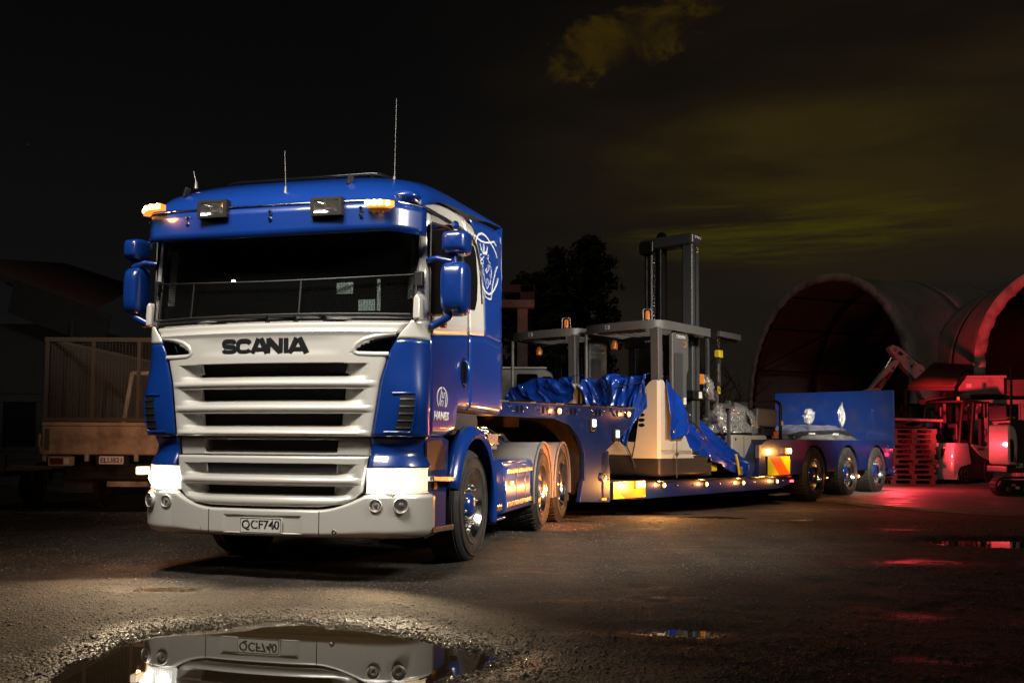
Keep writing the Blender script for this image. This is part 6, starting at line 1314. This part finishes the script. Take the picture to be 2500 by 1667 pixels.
# ---------------- excavators
def boom_excavator():
    D = 31.6; O_ = at_depth(2250, 1160, D); base = Vector((O_.x, D, CZ)); t = thing('excavator', 'pink lit excavator with its folded boom reaching above the ramp', 'excavator', base)
    def pl(pts, x, th, m, n, p=None, dy=0, bev=.03):
        P = [at_depth(a, b_, D)-base for a, b_ in pts]; b = MB(); b.prism([(q.x, q.z) for q in P], 1, dy-th/2, dy+th/2); return b.build(n, m, p or t, bevel=bev)
    Z = lambda x, y: (2080+x/3.564, 800+y/3.564)
    st = pl([Z(*q) for q in ((60,560),(150,525),(300,330),(350,285),(395,280),(405,300),(240,545),(180,600),(60,610))], 0, .30, 'mach_white', 'stick')
    rp = pl([Z(*q) for q in ((165,525),(185,505),(310,390),(335,378),(330,400),(240,528))], 0, .31, 'red_panel', 'stick_panel', st, 0, .004)
    me_t = at_depth(*Z(262,470), D)-base
    put_text('BOBCAT', (me_t.x, -.158, me_t.z-.05), Vector((.55,0,.83)), Vector((-.83,0,.55)), .34,.085, 'decal', st, extrude=.002)
    bm_ = pl([Z(*q) for q in ((310,175),(345,150),(400,170),(470,230),(560,310),(605,330),(625,370),(600,410),(540,450),(430,345),(400,285),(370,275),(350,240),(320,205))], 0, .34, 'mach_white', 'boom', None, .02)
    for q in ((390,225),(500,335),(340,355)): c = at_depth(*Z(*q), D)-base; b = MB(); b.lathe([(-.19,.05),(-.20,.03),(-.20,0)], (c.x,.02,c.z), 1, 14); b.build('pivot_pin', 'steel', bm_, smooth=40)
    pl([Z(*q) for q in ((385,220),(400,205),(425,225),(430,240),(405,248))], 0, .345, 'mach_black', 'boom_window', bm_, .02, .004)
    pl([Z(*q) for q in ((355,180),(378,185),(368,215),(345,205))], 0, .345, 'amber_off', 'boom_sticker', bm_, .02, .004)
    for q in ((470,265),(525,320),(585,375)): pl([Z(q[0]-14,q[1]-14), Z(q[0]+12,q[1]+6), Z(q[0]+14,q[1]+16), Z(q[0]-12,q[1]-4)], 0, .345, 'mach_black', 'boom_slot', bm_, .02, .004)
    pl([Z(*q) for q in ((540,450),(600,410),(660,480),(745,560),(800,620),(640,640),(590,600),(560,530))], 0, .40, 'mach_white', 'lower_boom', None, .04)
    c0 = at_depth(*Z(215,470), D)-base; c1 = at_depth(*Z(345,260), D)-base; b = MB(); b.tube([c0+Vector((0,-.0,0)), c1], .03, 8); b.build('ram', 'chrome', t, smooth=60)
    c0 = at_depth(*Z(460,225), D)-base; c1 = at_depth(*Z(610,345), D)-base; b = MB(); b.tube([c0, c1], .06, 8); b.build('ram', 'mach_black', t, smooth=60)
    b = MB(); b.box(.3,2.0,.2,2.0,.55,1.9); b.build('house', 'mach_white', t, bevel=.08); 
    for y in (0,1.6): b = MB(); b.box(.2,2.2,y,y+.45,0,.55); b.build('track', 'mach_black', t, bevel=.1)
boom_excavator()
def mini_excavator():
    P = at_z(2425, 1210, CZ); d = P.y; t = thing('mini_excavator', 'small white excavator cut off by the right edge, rubber track in front', 'excavator', (P.x, d, CZ)); base = Vector((P.x, d, CZ))
    Z = lambda x, y: at_depth(2200+x/5.227, 940+y/5.227, d)-base
    tr = MB(); n = 40; L_, h = 1.5, .40
    for k in range(44):
        s_ = k/44*(2*(L_-h)+math.pi*h); x0 = L_-h
        if s_ < x0: p = (h/2+s_, 0); a = 0
        elif s_ < x0+math.pi*h/2: q = (s_-x0)/(h/2); p = (h/2+x0+h/2*math.sin(q), h/2-h/2*math.cos(q)); a = q
        elif s_ < 2*x0+math.pi*h/2: p = (h/2+x0-(s_-x0-math.pi*h/2), h); a = math.pi
        else: q = (s_-2*x0-math.pi*h/2)/(h/2); p = (h/2-h/2*math.sin(q), h/2+h/2*math.cos(q)); a = math.pi+q
        c, sn = math.cos(a), math.sin(a); P4 = [(-.036,-.02),(.036,-.02),(.036,.03),(-.036,.03)]
        b4 = [(p[0]+u*c-v*sn, p[1]+u*sn+v*c+.02) for u, v in P4]; tr.prism(b4, 1, -.13, .13)
    o = tr.build('track', 'rubber', t)
    b = MB(); b.prism([(.2,.05),(1.3,.05),(1.42,.2),(1.3,.36),(.2,.36),(.08,.2)], 1, -.10, .10); b.build('track_frame', 'mach_black', t, bevel=.02)
    b = MB(); b.box(.36,.45,-.108,-.10,.22,.28); b.build('sticker', 'amber_off', t); b = MB(); b.box(.45,.54,-.108,-.10,.16,.22); b.build('sticker', 'sticker', t)
    for k in range(3): b = MB(); b.lathe([(-.11,.07),(-.12,.05),(-.12,0)], (.3+.4*k,0,.14), 1, 14); b.build('roller', 'steel', t, smooth=40)
    pan = [Z(*q) for q in ((1372,495),(1430,500),(1470,560),(1492,640),(1500,800),(1490,1025),(1385,1020),(1372,960))]
    b = MB(); b.prism([(q.x, q.z) for q in pan], 1, .0, .9); hb = b.build('counterweight', 'mach_white', t, bevel=.05)
    vn = [Z(*q) for q in ((1392,690),(1420,690),(1440,760),(1440,980),(1396,980))]; b = MB(); b.prism([(q.x, q.z) for q in vn], 1, -.004, .02); v = b.build('vent', 'mach_black', hb)
    for k in range(8): q = Z(1418, 715+36*k); b = MB(); b.box(q.x-.035,q.x+.035,-.012,-.003,q.z-.012,q.z+.004); b.build('vent_slat', 'mach_black', hb)
    rp = [Z(*q) for q in ((1446,860),(1475,985),(1446,985))]; b = MB(); b.prism([(q.x, q.z) for q in rp], 1, -.006, .0); b.build('red_flash', 'red_panel', hb)
    gb = [Z(*q) for q in ((1440,440),(1600,440),(1700,560),(1700,1120),(1380,1120),(1380,1030),(1500,1026),(1505,700),(1480,540))]; b = MB(); b.prism([(q.x, q.z) for q in gb], 1, .10, 1.0); b.build('engine_cover', 'mast_grey', t, bevel=.03)
    q = Z(1530, 1058); put_text('E20', (q.x+.015, .085, q.z), (1,0,0), (0,0,1), .17,.11, 'sticker', t, bold=.03)
    cb = [Z(*q_) for q_ in ((1430,240),(1600,230),(1600,440),(1440,440))]; b = MB(); b.prism([(q_.x, q_.z) for q_ in cb], 1, .3, 1.1); b.build('cab', 'mach_black', t, bevel=.03)
    q = Z(1490, 425); b = MB(); b.box(q.x-.09,q.x+.09,.27,.29,q.z,q.z+.05); b.build('sticker', 'yellow', t)
    b = MB(); p0 = Z(1390,-235); p1 = Z(1390,490); b.tube([Vector((p0.x,-.05,p0.z)), Vector((p1.x,-.05,p1.z))], .028, 8); b.build('rops_post', 'mach_black', t, smooth=60)
mini_excavator()
# ---------------- caged flat-deck truck on the left
def cage_truck():
    D = 13.6; S_ = FPX/D; X = lambda px: (px-1250)/S_; Zh = lambda y: (1076-y)/S_+CAM_H
    base = Vector((X(103), D, 0)); t = thing('caged_truck', 'old cream flat-deck truck with wire cage, parked behind on the left', 'truck', base); W = 2.25
    mk = lambda mb, n, m, p=None, **k: mb.build(n, m, p or t, **k)
    b = MB(); b.box(.04,W-.04,-.02,.02,Zh(1108),Zh(1046)); tg = mk(b, 'tailgate', 'old_cream', bevel=.012)
    b = MB(); b.box(.02,W-.02,-.035,.03,Zh(1046),Zh(1037)); mk(b, 'tailgate_rail', 'old_cream', tg, bevel=.01)
    b = MB(); b.box(.06,W-.06,-.03,.0,Zh(1114),Zh(1106)); mk(b, 'tailgate_lip', 'old_cream', tg, bevel=.008)
    for x in (.10,W-.10): b = MB(); b.box(x-.03,x+.03,-.045,-.015,Zh(1104),Zh(1052)); mk(b, 'latch', 'wire', tg, bevel=.01)
    b = MB(); b.box(0,W,.03,4.2,Zh(1116),Zh(1104)); mk(b, 'deck', 'old_cream')
    for x in (.0,W-.05): b = MB(); b.box(x,x+.05,.03,4.2,Zh(1104),Zh(1037)); mk(b, 'side_board', 'old_cream')
    b = MB(); b.tube([(.0,-.03,Zh(1066)),(.0,-.05,Zh(1090)),(.03,-.05,Zh(1110)),(.09,-.03,Zh(1116))], .022, 6); mk(b, 'bumper_tube', 'old_cream', smooth=60)
    zt, zb = Zh(829), Zh(1034)
    for x in (.03,.72,1.40,W-.04):
        b = MB(); b.box(x-.022,x+.022,.02,.06,zb,zt); mk(b, 'cage_post', 'wire')
        b = MB(); b.box(x-.022,x+.022,4.1,4.14,zb,zt); mk(b, 'cage_post', 'wire')
    for y in (.04,4.12): 
        b = MB(); b.box(-.003,W+.003,y-.024,y+.024,zt-.06,zt+.003); mk(b, 'cage_rail', 'wire'); b = MB(); b.box(-.003,W+.003,y-.024,y+.024,zb,zb+.05); mk(b, 'cage_rail', 'wire')
    for x in (.02,W-.02): b = MB(); b.box(x-.017,x+.017,.066,4.094,zt-.05,zt-.002); mk(b, 'cage_rail', 'wire'); 
    b = MB(); b.box(.05,.07,.1,4.1,zb,zt-.05); mk(b, 'side_lining', 'ply')
    g = MB()
    for k in range(44): x = .05+(W-.1)*k/43; g.box(x-.0018,x+.0018,.035,.039,zb,zt)
    for k in range(40): z = zb+(zt-zb)*k/39; g.box(.04,W-.04,.036,.040,z-.0018,z+.0018)
    for k in range(30): x = .05+(W-.1)*k/29; g.box(x-.002,x+.002,4.12,4.124,zb,zt)
    for k in range(24): z = zb+(zt-zb)*k/23; g.box(.04,W-.04,4.12,4.124,z-.002,z+.002)
    tag(mk(g, 'wire_mesh', 'wire', recalc=False), kind='stuff')
    b = MB(); b.obox((.62,1.4,zb),(.74,1.4,zt-.42), .045,.05, (0,1,0)); mk(b, 'inner_frame', 'old_cream'); b = MB(); b.box(.74,W-.1,1.38,1.42,zt-.46,zt-.40); mk(b, 'inner_frame', 'old_cream')
    for x in (1.02,1.50,1.95): b = MB(); b.box(x-.02,x+.02,1.38,1.42,zb,zt-.44); mk(b, 'inner_frame', 'wire')
    # cab ahead
    b = MB(); b.box(.35,W-.35,4.4,6.0,.6,2.2); cb = mk(b, 'cab', 'old_cream', bevel=.12)
    for x0, x1 in ((.75,1.05),(1.20,1.55)): b = MB(); b.box(x0,x1,4.385,4.4,1.50,1.92); mk(b, 'rear_window', 'dark_glass', cb, bevel=.01)
    b = MB(); b.box(.4,W-.4,.3,6.0,.45,.72); b.box(.3,W-.3,.15,.3,.50,.68); mk(b, 'chassis', 'chassis')
    p = MB(); p.prism(rrect(X(249)-base.x, X(308)-base.x, Zh(1138), Zh(1119), .015), 1, -.05,-.04); pl = mk(p, 'number_plate', 'plate')
    put_text('ELU821', ((X(249)+X(308))/2-base.x, -.0505, Zh(1134.5)), (1,0,0), (0,0,1), .31,.072, 'letter', pl, extrude=.001, bold=.012)
    b = MB(); b.box(X(240)-base.x, X(320)-base.x, -.038,-.01, Zh(1142), Zh(1115)); mk(b, 'plate_bracket', 'chassis')
    for px in (125, 400):
        x = X(px)-base.x; b = MB(); b.box(x,x+.36,-.05,.03,Zh(1143),Zh(1120)); l = mk(b, 'tail_lamp', 'old_cream', bevel=.01); b = MB(); b.box(x+.03,x+.22,-.056,-.05,Zh(1139),Zh(1124)); mk(b, 'lens', mat('dim_red_lens', (.12,.01,.01), .2), l); b = MB(); b.box(x+.24,x+.31,-.056,-.05,Zh(1139),Zh(1124)); mk(b, 'lens', 'sticker', l)
    for px in (114, 216, 336): x = X(px)-base.x; b = MB(); b.box(x-.03,x+.03,-.03,.02,Zh(1132),Zh(1112)); mk(b, 'hinge', 'old_cream', tg, bevel=.012)
    for x in (.25, W-.70):
        b = MB(); b.box(x-.02,x+.42,.25,.27,Zh(1210),Zh(1146)); mk(b, 'mudflap', 'rubber')
        b = MB(); b.lathe([(0,.2),(.0,.36),(.03,.40),(.20,.40),(.23,.36),(.23,.2)], (x+.1,1.0,.40), 0, 28); b.lathe([(0,.2),(.1,.15),(.1,0)], (x+.1,1.0,.40), 0, 28); mk(b, 'wheel', 'rubber', smooth=35)
    b = MB(); b.box(.9,1.5,.2,.3,.38,.46); mk(b, 'step_bar', 'old_cream')
cage_truck()
# ---------------- house, trailer wheel, van, gantry, sign
def house():
    D = 24.0; k = FPX/D; X = lambda px: (px-1250)/k; Z = lambda y: (1076-y)/k+CAM_H; base = Vector((X(-60), D, GZ)); t = thing('dark_house', 'dark house with a red iron roof, unlit at the left edge', 'house', base); x = lambda px: X(px)-base.x; z = lambda y: Z(y)-GZ
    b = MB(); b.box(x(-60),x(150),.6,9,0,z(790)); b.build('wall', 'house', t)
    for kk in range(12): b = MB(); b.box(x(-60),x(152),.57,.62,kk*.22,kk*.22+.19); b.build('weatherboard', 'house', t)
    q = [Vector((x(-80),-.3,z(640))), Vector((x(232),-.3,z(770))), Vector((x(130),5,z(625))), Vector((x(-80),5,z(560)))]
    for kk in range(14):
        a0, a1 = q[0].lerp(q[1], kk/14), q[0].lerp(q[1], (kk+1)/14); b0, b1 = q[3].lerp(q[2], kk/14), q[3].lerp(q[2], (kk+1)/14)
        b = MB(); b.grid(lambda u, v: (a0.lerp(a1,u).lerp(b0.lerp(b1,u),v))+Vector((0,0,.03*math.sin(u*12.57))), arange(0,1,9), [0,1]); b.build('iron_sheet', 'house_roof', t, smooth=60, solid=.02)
    b = MB(); b.obox(q[0]-Vector((0,.05,.12)), q[1]-Vector((0,.05,.12)), .06,.22); b.build('barge_board', 'house', t)
    b = MB(); b.obox((x(60),-.8,z(740)),(x(290),-.8,z(824)), .9,.06, (0,1,.3)); b.build('awning', 'house', t); b = MB(); b.box(x(203),x(212),-.85,-.75,0,z(795)); b.build('awning_post', 'house', t)
    b = MB(); b.box(x(-20),x(60),.54,.58,1.0,2.2); b.build('window', 'dark_glass', t)
house()
t = thing('parked_trailer', 'small dark trailer with one wheel showing at the left edge', 'trailer', (at_z(20,1235,0).x, at_z(20,1235,0).y, 0))
b = MB(); b.box(-1.6,.12,-.3,2.4,.50,.56); b.build('tray', 'chassis', t, bevel=.01); b = MB(); b.box(-1.6,.10,-.32,-.28,.56,.84); b.build('tailboard', 'ply', t)
b = MB(); b.lathe([(0,.0),(0,.19),(.0,.27),(-.03,.30),(-.16,.30),(-.19,.27),(-.19,0)], (.12,.7,.30), 0, 26); w = b.build('wheel', 'rubber', t, smooth=35); b = MB(); b.lathe([(.004,.18),(.012,.19),(.004,.20)], (.12,.7,.30), 0, 26); b.build('rim', 'steel', w, smooth=60)
b = MB(); b.tube([(.16,.35,.40),(.16,.5,.64),(.16,.7,.68),(.16,.9,.64),(.16,1.05,.40)], .03, 6); b.build('mudguard', 'chassis', t, smooth=60)
for k in range(3): b = MB(); b.obox((-1.2,-.5+.1*k,.62+.03*k),(.6+.2*k,-.2,.60+.02*k), .05,.03); b.build('plank', 'pallet_wood', t)
def van():
    D = 21.5; k = FPX/D; X = lambda px: (px-1250)/k; Z = lambda y: (1076-y)/k+CAM_H-GZ; base = Vector((X(1215), D, GZ)); t = thing('white_van', 'white van half hidden between the cab and the farther order picker', 'van', base); x = lambda px: X(px)-base.x
    b = MB(); b.prism([(-3.2,.35),(-3.2,Z(915)),(-2.6,Z(899)),(x(1330),Z(899)),(x(1350),Z(912)),(x(1354),Z(985)),(x(1354),.35)], 1, .03, 1.9); bd = b.build('body', 'container', t, bevel=.06)
    for x0, x1, y0, y1 in ((1214,1238,912,972),(1262,1312,912,962),(1322,1348,918,962)): b = MB(); b.prism(rrect(x(x0),x(x1),Z(y1),Z(y0),.05), 1, .0, .034); b.build('window', 'dark_glass' if x0 > 1230 else 'container', bd)
    b = MB(); b.box(-3.0,x(1335),-.0,.03,Z(899),Z(895)); b.build('roof_gutter', 'sticker', bd); b = MB(); b.box(-2.4,x(1350),.0,.02,Z(995),Z(990)); b.build('trim', 'mach_black', bd)
    for xx in (-2.6,x(1320)): b = MB(); b.lathe([(0,0),(0,.2),(0,.3),(.03,.34),(.2,.34)], (xx,.02,.34), 1, 24); b.build('wheel', 'rubber', t, smooth=35)
van()
def gantry():
    D = 31; k = FPX/D; X = lambda px: (px-1250)/k; Z = lambda y: (1076-y)/k+CAM_H-GZ; base = Vector((X(1272), D, GZ)); t = thing('steel_gantry', 'pale steel gantry post and beam behind the cab, left of the tall trees', 'gantry', base); x = lambda px: X(px)-base.x
    b = MB(); b.box(x(1262),x(1288),0,.35,0,Z(745)); b.build('post', 'fabric_edge', t, bevel=.03); b = MB(); b.box(x(1180),x(1304),-.05,.4,Z(750),Z(730)); b.build('beam', 'fabric_edge', t, bevel=.03)
    b = MB(); b.box(x(1180),x(1305),.0,.3,Z(712),Z(692)); b.build('beam', 'container_dark', t, bevel=.03); b = MB(); b.box(x(1268),x(1304),.0,.3,Z(735),Z(692)); b.build('head', 'container_dark', t, bevel=.03)
    for i in range(8): b = MB(); y = Z(860-i*14); b.box(x(1288),x(1296),.1,.16,y,y+.05); b.build('rung', 'frame_dark', t)
gantry()
P = at_depth(1796, 1003, 26); t = thing('yard_sign', 'dark sign board with a red letter D behind the wrapped truck', 'sign', (P.x, 26, GZ)); h = P.z-GZ
b = MB(); b.box(-.35,.35,.0,.04,h-.30,h+.25); b.build('board', 'gloss_black', t); b = MB(); b.box(.1,.18,.04,.12,0,h); b.build('post', 'frame_dark', t)
MT['red_letter'] = mat('red_letter', (.5,.02,.05), .5); put_text('D', (-.02,-.002,h-.10), (1,0,0), (0,0,1), .20,.25, 'red_letter', t, bold=.03)
# ---------------- trees and far hedge
def leaf_cloud(mb, centres, n, size, r):
    for c, rad in centres:
        for _ in range(n):
            v = Vector((r.gauss(0,1), r.gauss(0,1), r.gauss(0,1))).normalized()*(rad*r.random()**.4); p = Vector(c)+Vector((v.x, v.y, v.z*.8)); s = size*(.6+.8*r.random())
            a = Vector((r.gauss(0,1), r.gauss(0,1), r.gauss(0,1))).normalized(); b_ = a.orthogonal().normalized(); k = len(mb.v)
            mb.v += [tuple(p-a*s), tuple(p+b_*s*.5), tuple(p+a*s), tuple(p-b_*s*.5)]; mb.f.append((k,k+1,k+2,k+3)); mb.m.append(0)
def tree(name, label, px, ybase_d, top_y, w_px, kind, seed):
    D = ybase_d; k = FPX/D; base = Vector(((px-1250)/k, D, GZ)); H = (1076-top_y)/k+CAM_H-GZ; Wd = w_px/k; r = random.Random(seed); t = thing(name, label, 'tree', base, 0, 'trees behind the yard')
    b = MB(); b.tube([(0,0,0),(.1,0,H*.3),(.0,.1,H*.65),(.05,0,H*.92)], [.35,.26,.15,.04], 8); tr = b.build('trunk', 'bark', t, smooth=60)
    lm = MB(); cen = []
    for i in range(44 if kind != 'bare' else 0):
        f = (.12 if kind == 'conifer' else .16)+.86*i/44; z = H*f
        if kind == 'conifer': rad = Wd*.5*(1-f)**.75*(.7+.5*r.random())
        else: rad = Wd*.5*(max(0, 1-((f-.5)/.52)**4))**.5*(.78+.35*r.random())
        a = r.random()*6.28
        for q in range(3):
            aa = a+q*2.1+r.random()*.6; e = (math.cos(aa)*rad, math.sin(aa)*rad, z+(.05 if kind != 'conifer' else -.1)*rad); lm.tube([(0,0,z*.97),e], [.05,.015], 4)
            cen.append((e, Wd*(.10 if kind == 'conifer' else .15)*(.6+.6*r.random()))); cen.append(((e[0]*.55,e[1]*.55,z), Wd*.15))
    lm.build('limbs', 'bark', t)
    b = MB(); leaf_cloud(b, cen, 34, .16 if kind == 'conifer' else .19, r); b.build('crown', 'leaf', t, recalc=False)
tree('conifer_tree', 'pointed dark conifer left of the tall forklift mast', 1357, 58, 592, 150, 'conifer', 1)
tree('round_tree', 'tall dense round topped tree just left of the tall forklift mast', 1437, 62, 588, 132, 'round', 2)
tree('bushy_tree', 'lower bushy tree beside the pale gantry', 1300, 56, 680, 150, 'round', 3)
def bare_tree():
    D = 36; k = FPX/D; base = Vector(((1722-1250)/k, D, GZ)); t = thing('bare_tree', 'leafless tree between the tall mast and the large shelter', 'tree', base, 0, 'trees behind the yard'); r = random.Random(8); b = MB()
    def br(p, d, l, rad, n):
        pts = [p]; 
        for i in range(4): d = (d+Vector((r.gauss(0,.13), r.gauss(0,.13), r.gauss(.04,.08)))).normalized(); p = p+d*l/4; pts.append(p)
        b.tube(pts, [rad*(1-.15*i) for i in range(5)], 5)
        if n > 0:
            for _ in range(3 if n > 1 else 4): br(pts[r.choice((2,3,4))], (d+Vector((r.gauss(0,.5), r.gauss(0,.5), r.gauss(.1,.3)))).normalized(), l*.66, rad*.55, n-1)
    for q in range(3): br(Vector((.5*(q-1),0,0)), Vector((.25*(q-1),.1,1)).normalized(), 2.4, .09, 4)
    b.build('branches', 'bark', t)
bare_tree()
hb = MB(); r = random.Random(4); cen = [((x+r.random()*2, 78+r.random()*6, GZ+.6+1.7*r.random()), 1.5+r.random()) for x in np.arange(-75, 110, 1.3)]; leaf_cloud(hb, cen, 60, .34, r)
tag(hb.build('far_hedge', 'leaf', None, recalc=False), 'dark hedge line far behind the yard', 'hedge', kind='stuff')
